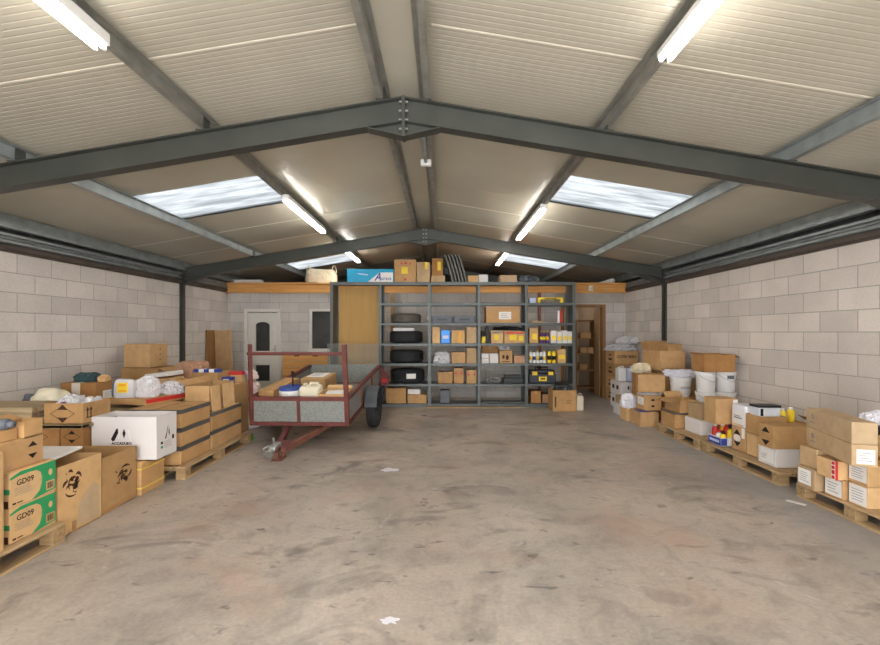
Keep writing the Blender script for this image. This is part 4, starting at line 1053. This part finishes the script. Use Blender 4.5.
def can(label, px, lv, rr, h, m, band, group, name='can', y=SY0+.13):
    r = thing(name, label, name, (X(px, y), y, LV[lv]+.001), 0, group)
    b = MB(); b.lathe([(rr*.95, 0), (rr, .006), (rr, h*.80), (rr*.55, h*.88)] + ([(rr*.4, h*.9)] if True else []), 16); b.build('body', m, r, True)
    b = MB(); b.lathe([(rr*.42, h*.87), (rr*.42, h*.99), (rr*.3, h)], 12); b.build('cap', band, r, True)
    b = MB(); b.lathe([(rr+.0008, h*.25), (rr+.0014, h*.25), (rr+.0014, h*.55), (rr+.0008, h*.55)], 16, close=True); b.build('label', band, r, True)
    return r
for k, px in enumerate((541.2, 544.4, 547.6)): can('purple and yellow can, %s in the row of three' % ['first from the tan box', 'middle one', 'last before the white packs'][k], px, 3, .031, .25, PURPLE_P, YEL_P, 'purple and yellow cans')
for k, (a, c) in enumerate(((551, 556.5), (557, 562), (562.5, 567.5), (568, 572.5))):
    r = on_shelf('white pack with a yellow patch, %s from the purple cans' % ['first', 'second', 'third', 'fourth'][k], a, c, 3, 330.5+k % 2, CARD_W, tape=None, d=.2, name='pack', cat='pack', group='white packs with yellow patches'); decal(r, D(r), 'front', [rect(.15, .25, .85, .6)], YEL_P, 'yellow_print')
b = MB(); b.box(-.2, .2, -.03, .03, 0, .04, bev=.006); o = b.build('rail', YEL_P); o.location = (sx(551), SY1-.08, LV[3]+.001); o.location.z = Z(326.5, SY1); 
bpy.data.objects.remove(o)
for k, px in enumerate((530.8, 534.2, 537.6, 541.0, 544.4)): can('white bottle with a yellow cap, %s in the row of five' % ['first from the upright', 'second from the upright', 'middle one', 'fourth from the upright', 'last before the yellow bottles'][k], px, 2, .031, .25, WHITE_PL, YEL_P if k % 2 == 0 else BLUE_P, 'white bottles with coloured caps', 'bottle')
for k, px in enumerate((549.4, 554)): can('all-yellow bottle %s' % ['beside the white bottles', 'beside the tan and yellow pack'][k], px, 2, .04, .27, YEL_P, INK, 'yellow bottles', 'bottle')
r = on_shelf('tan and yellow pack next to the all-yellow bottles', 558, 566, 2, 349.5, CARD_L, tape=None, d=.2, name='pack', cat='pack'); decal(r, D(r), 'front', [rect(.1, .3, .9, .6)], YEL_P, 'yellow_print')
r = thing('toolbox', 'dark toolbox with yellow latches and a yellow label', 'toolbox', (sx(543), SY0+.2, LV[1]+.001)); b = MB(); b.box(-.27, .27, -.13, .13, 0, .20, bev=.02); b.box(-.25, .25, -.12, .12, .20, .27, bev=.02); b.build('body', mat('dark_navy_plastic', (38,38,52), .45), r)
for k in (-.16, .16): b = MB(); b.box(k-.05, k+.05, -.145, -.128, .17, .24, bev=.004); b.build('latch', YEL_P, r)
b = MB(); b.box(-.08, .08, -.136, -.128, .05, .14); b.build('label', YEL_P, r); b = MB(); b.box(-.05, .05, -.138, -.136, .08, .11); b.build('print', INK, r)
b = MB(); b.tube((-.12, 0, .27), (-.12, 0, .32), .012, 8); b.tube((.12, 0, .27), (.12, 0, .32), .012, 8); b.tube((-.13, 0, .32), (.13, 0, .32), .014, 8); b.build('handle', BLACK_PL, r)
on_shelf('brown carton on the bottom shelf behind the carton with a black bag', 531, 541, 0, 391, CARD_D, d=.3, y=SY0+.1); on_shelf('darker brown carton on the bottom shelf beside it, nearer the toolbox middle', 542.5, 550.5, 0, 394, CARD_K, d=.3, y=SY0+.12)
# on the floor before the shelving
r = carton('tan carton holding a black bag on the floor at the end of the shelving', 2.09, 2.53, 8.36, 8.74, 0, .40, CARD, open_=True); decal(r, D(r), 'front', [rect(.08, .2, .14, .7)], INKBR, 'print'); decal(r, D(r), 'front', lines(.55, .35, .85, .55, 3), INKBR, 'small_print')
blob('rubbish_bag', 'black film bag bulging from the tan carton at the end of the shelving', 'bag', 2.31, 8.55, .02, .32, .28, .46, BAG_K, 26, .10, 2, .15, square=.5)
r = jerrycan('pale plastic container on the floor beside the carton with a black bag', .13, .16, .33, CREAM_PL, WHITE_PL); r.location = (2.63, 8.52, 0)
for k, (x, l) in enumerate(((.02, .9), (1.0, 1.0))):
    b = MB(); b.box(-l/2, l/2, -.05, .05, 0, .025, bev=.003); o = b.build('timber_batten', [PINE_X, OLDWOOD][k]); o.location = (x+.1, 8.78, 0); tag(o, ['brown timber batten on the floor along the middle shelving bays', 'pale timber batten on the floor under the big labelled carton bay'][k], 'batten')

# ------------------------------------------------------------------ on top of the shelving and on the loft
TZ = 2.501
def top(label, px0, px1, pyt, m, y=8.98, d=.3, **k): return carton(label, X(px0, y), X(px1, y), y, y+d, TZ, Z(pyt, y), m, **k)
r = top('bright blue carton with a white lettered corner on top of the shelving', 347, 393.5, 269, CYAN_P, tape=None); dm = D(r)
decal(r, dm, 'front', [[(.44, .02), (.99, .02), (.99, .74), (.70, .74)]], PAPER, 'white_print'); text(r, dm, 'front', 'A', .66, .40, .23, BLUE_P, bold=.004, shear=.35, sx=.8, lift=.002); text(r, dm, 'front', 'turaxs', .83, .30, .10, BLUE_P, bold=.001, sx=.95, lift=.002)
decal(r, dm, 'front', [[(.22, .70), (.24, .62), (.46, .52), (.44, .62)]], PALEBLUE_PL, 'pale_stroke')
r = top('tan carton with a yellow label on top of the shelving', 394.3, 416, 259.5, CARD, tape='y'); dm = D(r); decal(r, dm, 'front', [rect(.33, .38, .62, .68)], YEL_P, 'yellow_label'); decal(r, dm, 'front', [rect(.3, .78, .36, .88), rect(.46, .8, .58, .88), rect(.7, .78, .78, .85)], RED_P, 'print'); decal(r, dm, 'front', [rect(.45, .08, .56, .18)], RED_P, 'print')
r = top('greyish upright carton beside the yellow-labelled carton on the shelving top', 416.6, 430, 262, CARD_G, tape='y', y=9.02); decal(r, D(r), 'front', [rect(.6, .65, .8, 1)], YEL_P, 'yellow_label')
r = top('low tan carton with white packing on the shelving top', 431, 445, 275.5, CARD_G, tape=None); 
r = top('tan carton with a yellow patch on the low tan carton', 432, 443, 265.5, CARD_D, tape=None, y=9.05, d=.2); r.location.z = Z(275.4, 8.98)+.003; decal(r, D(r), 'front', [rect(.5, .3, .8, .8)], YEL_P, 'yellow_print')
r['dims'] = D(r)
def strip_part():
    b = MB(); n = 9; P = []
    for i in range(n):
        t = i/(n-1); P.append((.20*(1-t)**1.4*-1+.1, .0, .58*t if False else .57*math.sin(t*math.pi/2)))
    P = [(-.17+.0*i, 0, 0) for i in range(0)] + [(-.17*((1-i/10)**.8)*-1-.2, 0, .57*(i/10)) for i in range(11)]
    for p, q in zip(P, P[1:]): b.bar((p[0], -.13, p[2]), (q[0], -.13, q[2]), .02, .02) if False else b.poly([(p[0], -.15, p[2]), (p[0]+.034, -.15, p[2]), (q[0]+.034, -.15, q[2]), (q[0], -.15, q[2])], (0, .3, 0))
    return b
proto = strip_part().build('corrugated_strip', mat('grey_black_strip', (112,110,104), .6)); proto.location = (.24, 9.16, TZ)
tag(proto, 'curved black corrugated strip on edge, one of a packed row on the shelving top', 'strip', 'curved black strips on the shelving')
for k in range(1, 5):
    o = proto.copy(); COL.objects.link(o); o.location.x = .24+.068*k
for k, (a, c, t, m, lab) in enumerate(((468, 478, 275.5, CARD_L, 'flat tan carton beside the curved black strips on the shelving top'), (478.6, 488, 274.5, CARD_W, 'flat white carton beyond the flat tan carton on the shelving top'), (500, 517, 275, CARD_G, 'flat greyish carton nearest the end of the shelving top'))):
    top(lab, a, c, t, m, tape=None)
blob('rubble_bag', 'low dusty bag at the far end of the shelving top', 'bag', X(529, 9.1), 9.12, TZ, .36, .3, .14, GREY_PL, 27, .4, 2.5, .3)
r = thing('bulk_bag', 'large cream bulk bag with lifting loops on the loft above the dark window', 'bag', (X(321.5, 10.5), 10.5, 2.613)); b = MB(); b.blob(.66, .5, .36, 31, .14, 1.6, 4, crumple=.10, square=.55); b.build('body', CREAM_BAG, r)
for s in (-1, 1):
    b = MB(); P = [(s*.30+.05*math.cos(a), 0, .28+.18*math.sin(a)) for a in [math.pi*i/8 for i in range(9)]]
    for p, q in zip(P, P[1:]): b.bar(p, q, .05, .006) if abs((Vector(q)-Vector(p)).normalized().z) < .99 else b.tube(p, q, .012, 6)
    b.build('lifting_loop', CREAM_BAG, r)
for k, (a, c, y, h, m, lab) in enumerate(((234, 262, 10.4, .10, PAPER, 'pale slab lying on the loft edge above the white door'), (262, 285, 10.6, .06, OLDWOOD, 'weathered board lying on the loft beside the pale slab'), (286, 306, 10.7, .07, BROWNW, 'brown board lying on the loft between weathered board and cream bag'))):
    b = MB(); xa, xb = X(a, y), X(c, y); b.box(-(xb-xa)/2, (xb-xa)/2, -.12, .12, 0, h, bev=.004); o = b.build('slab' if k == 0 else 'board', m); o.location = ((xa+xb)/2, y, 2.613); tag(o, lab, 'slab' if k == 0 else 'board')
b = MB(); b.tube((0, -.1, .06), (0, 2.2, .06), .055, 14); o = b.build('pipe', WHITE_PL, None, True); o.location = (X(612, 10.2), 10.25, 2.613); tag(o, 'white pipe lying on the loft edge above the open doorway', 'pipe')
r = thing('wall_lamp', 'small round pale lamp fixed to the orange timber above the open doorway', 'lamp', (X(591, 10.05), 10.06, 2.49)); b = MB(); b.lathe([(.045, 0), (.05, .01), (.05, .05), (.03, .07), (0, .075)], 16, Matrix.Rotation(R(90), 4, 'X')); b.build('globe', CREAM_PL, r, True)
b = MB(); b.box(-.055, .055, -.012, 0, -.06, .06, bev=.004); b.build('base', WHITE_PL, r)
# store room seen through the doorway
r = thing('rack', 'dark timber rack with small boxes inside the room behind the doorway', 'rack', (X(586, 10.9), 10.9, 0)); b = MB(); b.box(-.26, -.22, 0, .35, 0, 1.80); b.box(.20, .24, 0, .35, 0, 1.80); b.build('side', BROWNW, r)
for k, z in enumerate((.12, .55, .95, 1.32, 1.76)):
    b = MB(); b.box(-.22, .20, 0, .35, z, z+.03); b.build('shelf', BROWNW, r)
for k, (px, z, w, lab) in enumerate(((583, .98, .16, 'small tan box on the waist-high shelf of the dark timber rack'), (590, .98, .14, 'second tan box on the waist-high shelf of the dark timber rack, nearer the leaning door'), (585, 1.35, .26, 'flat tan box on the upper shelf of the dark timber rack'), (583, .581, .18, 'tan box on the low shelf of the dark timber rack'))):
    b = MB(); b.box(-w/2, w/2, -.1, .1, 0, .14, bev=.004); o = b.build('carton', CARD); o.location = (X(px, 11.0), 11.05, z+.001); tag(o, lab, 'box', 'boxes on the timber rack')
r = thing('door_leaf', 'pale wooden door leaf standing folded back in the rear doorway', 'door', (3.70, 10.33, .005), 0); b = MB(); b.box(-.04, 0, 0, .44, 0, 2.03, Matrix.Rotation(R(-4), 4, 'Z'), bev=.003); b.build('leaf', PVC_D, r)

# ------------------------------------------------------------------ piled goods along the other side wall
# rear: stack of printed cartons with film on top
for k in range(4):
    r = carton('%s carton with dark print in the tall stack beside the rear doorway' % ['lowest', 'second from the floor', 'third from the floor', 'topmost, lettered'][k], 3.66, 4.16, 9.40, 9.92, k*.274+.001, k*.274+.273, CARD, tape=None, group='printed cartons in the tall stack')
    decal(r, D(r), 'left', [rect(.3, .25, .7, .4), rect(.35, .6, .6, .72)], INKBR, 'print')
    if k == 3: text(r, D(r), 'front', 'COPRI WAY', .50, .55, .088, INK, bold=.003, sx=.85)
blob('bubble_wrap', 'heap of clear film on the tall stack of printed cartons', 'film', 3.86, 9.62, 1.10, .50, .4, .12, CLEAR, 31, .35, 3, .4)
blob('bubble_wrap', 'second lump of clear film higher up on the tall stack of printed cartons', 'film', 4.0, 9.60, 1.25, .34, .34, .15, CLEAR, 32, .35, 3, .4)
for k in range(2):
    r = carton('%s white carton under the plastic containers' % ['lower', 'upper'][k], 3.46, 3.92, 8.60, 9.12, k*.265+.001, k*.265+.264, CARD_W, tape='x', tape_m=TAPE_W, group='white cartons stacked by the rear')
    decal(r, D(r), 'left', [rect(.2, .4, .4, .7), rect(.6, .4, .8, .7)], INK, 'print'); decal(r, D(r), 'front', [rect(.3, .45, .36, .7), rect(.7, .5, .8, .7)], INK, 'print')
for k, (x, y, m, lab) in enumerate(((3.535, 8.78, WHITE_PL, 'white plastic container at the open-floor end of the white cartons'), (3.69, 8.72, PALEBLUE_PL, 'pale blue plastic container between the two white ones'), (3.845, 8.80, WHITE_PL, 'white plastic container on the wall side of the pale blue one'))):
    r = jerrycan(lab, .15 if k != 1 else .13, .2, .30, m, BLUE_PL if k == 1 else WHITE_PL, 'plastic containers on the white cartons'); r.location = (x, y, .532)
# middle: base cartons and the big open box
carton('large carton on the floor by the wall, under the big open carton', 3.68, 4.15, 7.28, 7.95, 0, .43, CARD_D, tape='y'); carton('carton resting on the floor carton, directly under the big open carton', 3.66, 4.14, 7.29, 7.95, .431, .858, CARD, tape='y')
r = carton('big open carton with raised flaps beside the steel post', 3.58, 4.0, 7.30, 7.92, .86, 1.19, CARD, open_=True, flaps=[('left', .14, 20), ('back', .16, -18)])
decal(r, D(r), 'front', [rect(.1+.1*i, .05, .13+.1*i, .12) for i in range(8)], INKBR, 'print')
carton('smaller carton nested in the big open carton by the steel post', 3.72, 3.96, 7.35, 7.7, .868, 1.30, CARD, tape='y', rz=5)
carton('upright brown carton on the floor behind the wide brown carton', 3.36, 3.64, 7.50, 7.86, 0, .80, CARD_D, tape=None)
blob('cloth', 'cream cloth thrown over the upright brown carton', 'cloth', 3.45, 7.68, .801, .30, .28, .16, CREAM_BAG, 33, .25, 2, .2)
r = carton('open brown carton on the floor with blue papers, under the labelled carton', 3.13, 3.42, 7.0, 7.40, 0, .235, CARD, tape=None)
b = MB(); b.box(-.10, .06, -.10, .08, 0, .012); o = b.build('papers', BLUE_PL); o.location = (3.22, 7.12, .236); tag(o, 'flat blue papers on the floor carton below the labelled carton', 'papers')
r = carton('brown carton with a white label and black marks, on the floor carton', 3.21, 3.49, 7.05, 7.34, .250, .49, CARD, tape=None)
sticker(r, 'left', .2, .35, .95, .85); decal(r, D(r), 'front', [ell(.5, .3, .1, .07), ell(.5, .7, .1, .07)], INK, 'print')
blob('glass_jars', 'layer of clear film between the labelled carton and the wide brown carton', 'film', 3.36, 7.17, .491, .34, .2, .042, CLEAR, 34, .2, 3, .2)
carton('wide brown carton turned towards the room, on the clear film', 3.17, 3.57, 7.07, 7.29, .537, .815, CARD, rz=-16, tape=None)
r = carton('small open tan carton on the floor beside the open brown carton', 3.10, 3.29, 7.46, 7.74, 0, .21, CARD_L, tape=None)
blob('plastic_bag', 'white and purple bag on the small tan floor carton', 'bag', 3.20, 7.60, .211, .24, .26, .22, BAG_W, 35, .25, 2, .2)
b = MB(); b.blob(.10, .03, .06, 3, .3, 2, 2); o = b.build('print', mat('lilac_print', (170,150,200), .5), bpy.data.objects['plastic_bag.004'] if 'plastic_bag.004' in bpy.data.objects else None)
o.location = (-.02, -.125, .08)
carton('narrow white carton on the floor in front of the stacked white cartons', 3.20, 3.46, 7.95, 8.3, 0, .20, CARD_W, tape=None)
carton('olive tan carton on the narrow white floor carton', 3.22, 3.44, 7.96, 8.25, .201, .34, CARD_G, tape=None)
# pallet with buckets
r = carton('tan carton with a dark strap, corner of the far pallet', 3.30, 3.60, 6.30, 6.69, .131, .355, CARD, tape=None); edge_tape(r, TAPE_D, .03)
r = carton('tan carton with torn printed flaps, on the dark-strapped carton', 3.35, 3.62, 6.26, 6.66, .357, .53, CARD, open_=True, flaps=[('left', .14, 105), ('back', .10, 40)], rz=2)
decal(r, D(r), 'left', lines(.15, .1, .5, .9, 4), INKG, 'print')
carton('flat white carton on the edge of the far pallet', 3.41, 3.60, 5.86, 6.24, .131, .325, CARD_W, tape=None)
carton('plain greyish tan carton on the flat white carton', 3.43, 3.605, 5.88, 6.19, .326, .53, CARD_G, tape=None)
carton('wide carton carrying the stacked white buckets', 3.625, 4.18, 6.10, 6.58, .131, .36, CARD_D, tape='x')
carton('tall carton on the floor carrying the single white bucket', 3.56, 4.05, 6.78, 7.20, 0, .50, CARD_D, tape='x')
bk = None
for x, z, lab in ((3.765, .361, 'lower white bucket of the stack farther from the block wall'), (3.765, .651, 'upper white bucket of the stack farther from the block wall'),
                  (4.045, .361, 'lower white bucket of the stack against the block wall'), (4.045, .651, 'upper white bucket with a dark label, stack against the block wall')):
    r = bucket('bucket', lab, .132, .289, WHITE_PL, WHITE_PL, 'white buckets'); r.location = (x, 6.34, z); r.rotation_euler.z = R(20)
    if 'dark label' in lab:
        b = MB(); b.lathe([(.128, .19), (.130, .19), (.132, .24), (.130, .24)], 60, close=True); bmesh.ops.delete(b.b, geom=[v for v in b.b.verts if not (v.co.y < -.09 and -.10 < v.co.x < .0)], context='VERTS'); b.build('label', GREY_PL, r)
r = bucket('bucket', 'single white bucket with grey print lines on the tall floor carton', .155, .30, WHITE_PL, WHITE_PL, 'white buckets'); r.location = (3.735, 6.95, .501); r.rotation_euler.z = R(200)
b = MB()
for zz in (.13, .15): b.lathe([(.149, zz), (.152, zz), (.153, zz+.008), (.150, zz+.008)], 60, close=True)
bmesh.ops.delete(b.b, geom=[v for v in b.b.verts if not (v.co.y > .05 and -.05 < v.co.x < .12)], context='VERTS'); b.build('print', INKG, r)
blob('plastic_sheet', 'crumpled bluish white film lying on the single white bucket', 'film', 3.78, 6.95, .803, .50, .3, .10, BAG_W, 36, .35, 2.5, .3)
b = MB(); b.box(-.14, .10, -.02, .02, 0, .02); o = b.build('strip', YEL_P); o.location = (3.60, 6.75, .81); bpy.data.objects.remove(o)
carton('brown open carton lying across the two bucket stacks', 3.64, 4.07, 6.16, 6.46, .942, 1.185, CARD_D, open_=True, flaps=[('left', .05, 60), ('right', .08, 120), ('back', .05, 85)])
# pallet with the display tray
r = carton('display tray with a blue printed front, holding coloured bottles', 3.33, 3.62, 5.30, 5.55, .131, .235, CARD_W, open_=True)
decal(r, D(r), 'left', [rect(.02, .1, .98, .9)], BLUE_P, 'blue_print', .0016); decal(r, D(r), 'left', [rect(.12, .35, .88, .65)], PALEBLUE_PL, 'pale_print', .0026); decal(r, D(r), 'front', [rect(.0, .1, .25, .9)], BLUE_P, 'blue_print', .0016)
rg = random.Random(5)
BC = [('red', RED_P), ('white', PAPER), ('yellow', YEL_P), ('orange', ORANGE_P), ('red', RED_P), ('yellow', YEL_P), ('purple', PURPLE_P), ('white', PAPER), ('purple', PURPLE_P)]
for k in range(9):
    i, j = k % 3, k//3
    hh = .25 if (j > 0 or i == 0) else .17
    o_ = ['wall-side rear', 'middle rear', 'open-side rear'] if False else None
    r = thing('bottle', '%s bottle in the display tray, %s row and %s column' % (BC[k][0], ['first', 'second', 'third'][j], ['first', 'second', 'third'][i]), 'bottle', (3.385+.09*j, 5.507-.076*i-.01, .138), 0, 'coloured bottles in the display tray')
    b = MB(); b.lathe([(.034, 0), (.036, .006), (.036, hh*.68), (.018, hh*.8), (.016, hh*.82)], 16); b.build('body', BC[k][1], r, True)
    b = MB(); b.lathe([(.020, hh*.80), (.020, hh*.98), (.016, hh)], 12); b.build('cap', [PAPER, RED_P, INK][k % 3], r, True)
r = carton('tan carton with a pale sticker resting on the bottles of the display tray', 3.28, 3.545, 5.32, 5.56, .390, .70, CARD, tape=None); sticker(r, 'front', .78, .62, .99, .96, PAPER, 0)
r = carton('tan carton with a round-centred lozenge mark under the white wrapped pack', 3.43, 3.68, 5.02, 5.26, .131, .41, CARD, tape=None); dm = D(r)
decal(r, dm, 'left', diamond(.42, .50, .50, .85)[:2], INK, 'arrow_mark'); decal(r, dm, 'left', [ell(.42, .50, .26, .145)], PAPER, 'round_mark', .0016); decal(r, dm, 'left', [rect(.74, .55, .96, .97)], PAPER, 'label')
r = thing('pack', 'white wrapped pack with a printed sheet, standing on the lozenge carton', 'pack', (3.52, 5.14, .411)); b = MB(); b.blob(.18, .255, .25, 37, .03, 1.5, 4, crumple=.02, square=.22); b.build('wrap', BAG_W, r, True); r['dims'] = (.185, .24, .25)
decal(r, D(r), 'left', [rect(.08, .06, .92, .70)], PAPER, 'sheet', .001); decal(r, D(r), 'left', [rect(.22, .36, .78, .42), rect(.22, .46, .65, .50)], INKG, 'print', .0022); decal(r, D(r), 'left', [rect(.1, .06, .9, .10)], ORANGE_P, 'print', .0022)
carton('upright tan carton between lozenge carton and white-based carton', 3.43, 3.70, 4.82, 5.0, .131, .376, CARD_L, tape=None)
carton('open tan carton holding a dark-lidded clear case', 3.42, 3.70, 4.77, 5.0, .377, .59, CARD, open_=True)
r = thing('storage_case', 'clear case with a dark lid sticking out of an open tan carton', 'case', (3.565, 4.90, .385)); b = MB(); b.box(-.12, .12, -.07, .07, 0, .29, bev=.006); b.build('body', mat('milky_clear_plastic', (214,216,222), .25), r); b = MB(); b.box(-.125, .125, -.075, .075, .29, .315, bev=.004); b.build('lid', BLACK_PL, r)
b = MB(); b.box(-.10, -.07, -.072, -.07, .20, .28); b.build('print', INK, r)
carton('tan support carton behind the open carton with the clear case', 3.74, 4.02, 4.84, 5.10, .131, .50, CARD_D, tape='y')
for k, x in enumerate((3.79, 3.89)):
    r = thing('bottle', ['yellow bottle with a white collar nearer the clear case', 'taller yellow bottle by the block wall behind the clear case'][k], 'bottle', (x, 4.95, .501), 0, 'yellow bottles by the clear case'); hh = .145+.015*k
    b = MB(); b.lathe([(.034, 0), (.036, .006), (.036, hh*.75), (.02, hh*.88)], 16); b.build('body', YEL_P, r, True); b = MB(); b.lathe([(.022, hh*.86), (.022, hh)], 12); b.build('cap', PAPER, r, True)
r = carton('white carton with a curled label under the carton with hand hole', 3.36, 3.86, 4.47, 4.72, .131, .32, CARD_W, tape=None); decal(r, D(r), 'left', [rect(.15, .15, .9, .9)], PAPER, 'label'); decal(r, D(r), 'left', lines(.2, .3, .6, .6, 3), INKG, 'print', .0018)
r = carton('brown carton with two arrow marks and a hand hole, on the white carton', 3.32, 3.86, 4.45, 4.66, .321, .55, CARD, tape=None); dm = D(r)
decal(r, dm, 'left', diamond(.5, .5, .58, .9)[:2], INK, 'arrow_mark'); decal(r, dm, 'front', [rect(.62, .45, .65, .85), rect(.62, .45, .74, .5), rect(.62, .80, .74, .85)], INK, 'hand_hole')
carton('flap-topped brown carton between the arrow-marked carton and the wall', 3.88, 4.14, 4.40, 4.72, .131, .56, CARD_D, open_=True, flaps=[('left', .12, 60), ('front', .1, 80)])
# pallet nearest the doorway
r = carton('lower greyish carton with a white label, corner of the nearest pallet by the wall', 3.19, 3.42, 3.80, 3.99, .131, .318, CARD_G, tape=None); sticker(r, 'left', .08, .18, .80, .88, n=5)
carton('upper plain greyish carton on the white-labelled corner carton', 3.21, 3.42, 3.80, 3.99, .319, .488, CARD_G, tape=None)
r = carton('small carton with a white label on the pallet under the red-taped carton', 3.25, 3.62, 3.60, 3.775, .131, .292, CARD, tape=None); sticker(r, 'left', .06, .08, .94, .92, n=4)
r = carton('tan carton with red printed tape hanging over its corner', 3.19, 3.36, 3.60, 3.785, .294, .45, CARD_L, tape=None); dm = D(r)
decal(r, dm, 'left', [rect(.80, .0, .99, 1)], PAPER, 'tape', .0008); decal(r, dm, 'left', [rect(.82, .06, .97, .24), rect(.82, .30, .97, .52), rect(.82, .58, .97, .74), rect(.82, .8, .97, .96)], RED_P, 'red_print', .0018); decal(r, dm, 'front', [rect(.0, .0, .12, 1)], RED_P, 'red_print')
r = carton('long low carton with a big white label, lowest by the pallet end nearest the doorway', 3.28, 3.80, 3.42, 3.585, .131, .30, CARD_L, tape=None); sticker(r, 'left', .05, .06, .95, .94, n=5, rnd=4)
r = carton('long carton with a white label stacked on the other labelled long carton', 3.28, 3.80, 3.42, 3.585, .302, .466, CARD_L, tape=None); sticker(r, 'left', .05, .15, .95, .95, n=5, rnd=7)
carton('plain tan carton at the wall behind the labelled long cartons', 3.64, 4.06, 3.63, 4.02, .131, .468, CARD_D, tape='y')
def long_carton(label, z0, z1, lab):
    r = carton(label, 3.181, 3.345, 3.311, 3.991, z0, z1, CARD_G, rz=-16.3, tape=None, group='long cartons'); dm = D(r)
    decal(r, dm, 'left', [ell(.17, .62, .035, .15, 20)], INKG, 'round_mark'); decal(r, dm, 'left', [rect(.15, .60, .19, .63), rect(.166, .52, .174, .72)], CARD_G, 'round_mark', .0022)
    decal(r, dm, 'left', [rect(.11, .30, .23, .36)], INKG, 'small_print')
    if lab: sticker(r, 'front', .18, .12, .88, .78, n=4)
    return r
long_carton('lower long greyish carton with a round mark and a white end label', .489, .655, True)
long_carton('upper long greyish carton with a round mark and a plain end', .656, .822, False)
carton('tan carton at the wall beside the end of the long cartons', 3.62, 3.95, 3.64, 3.96, .469, .64, CARD_L, tape='x')
b = MB(); b.box(-.07, .12, -.05, .05, 0, .07, bev=.008); o = b.build('case', BLACK_PL); o.location = (3.72, 3.72, .641); tag(o, 'small black case on the tan carton at the wall beside the long cartons', 'case')
blob('plastic_bag', 'white film bag at the wall behind the upper long carton', 'bag', 3.80, 3.86, .641, .26, .16, .165, BAG_W, 38, .2, 2, .2)
b = MB(); b.box(-.025, .025, -.07, .07, 0, .0015, Matrix.Rotation(R(35), 4, 'Z')); o = b.build('label_scrap', PAPER); o.location = (3.11, 3.90, .0005); tag(o, 'white label scrap lying on the concrete beside the nearest wall pallet', 'paper')

# ------------------------------------------------------------------ light, camera
w = bpy.data.worlds.new('sky'); SC.world = w; w.use_nodes = True
bg = w.node_tree.nodes['Background']
bg.inputs[0].default_value = (.96, .985, 1.0, 1); bg.inputs[1].default_value = 4.6
for o in bpy.data.objects:
    if 'dims' in o: del o['dims']
cam = bpy.data.cameras.new('camera'); co = bpy.data.objects.new('camera', cam); COL.objects.link(co)
co.location = (0, 0, EYE); co.rotation_euler = (R(90), 0, 0)
cam.sensor_fit = 'HORIZONTAL'; cam.sensor_width = 36; cam.lens = FPX/880*36
cam.shift_x = -2/880; cam.shift_y = 9.5/880; cam.clip_start = .05
SC.camera = co
# added fill lamp that brightens the store room behind the rear doorway
r = thing('fill_lamp', 'added fill lamp under the ceiling of the room behind the rear doorway', 'lamp', (3.0, 11.5, 2.35))
b = MB(); b.blob(.06, .06, .08, 1, 0, 1, 3, square=1); b.build('glass', emit_mat('fill_lamp_glow', (255,240,222), 110), r, True)
b = MB(); b.tube((0, 0, .08), (0, 0, .20), .015, 10); b.build('holder', WHITE_PL, r)
SC.view_settings.view_transform = 'Standard'; SC.view_settings.look = 'None'
SC.view_settings.exposure = 0.93; SC.view_settings.gamma = 1.0; SC.view_settings.use_curve_mapping = False
SC.cycles.use_denoising = True
SC.cycles.max_bounces = 8; SC.cycles.diffuse_bounces = 5; SC.cycles.transparent_max_bounces = 12
SC.cycles.sample_clamp_indirect = 6
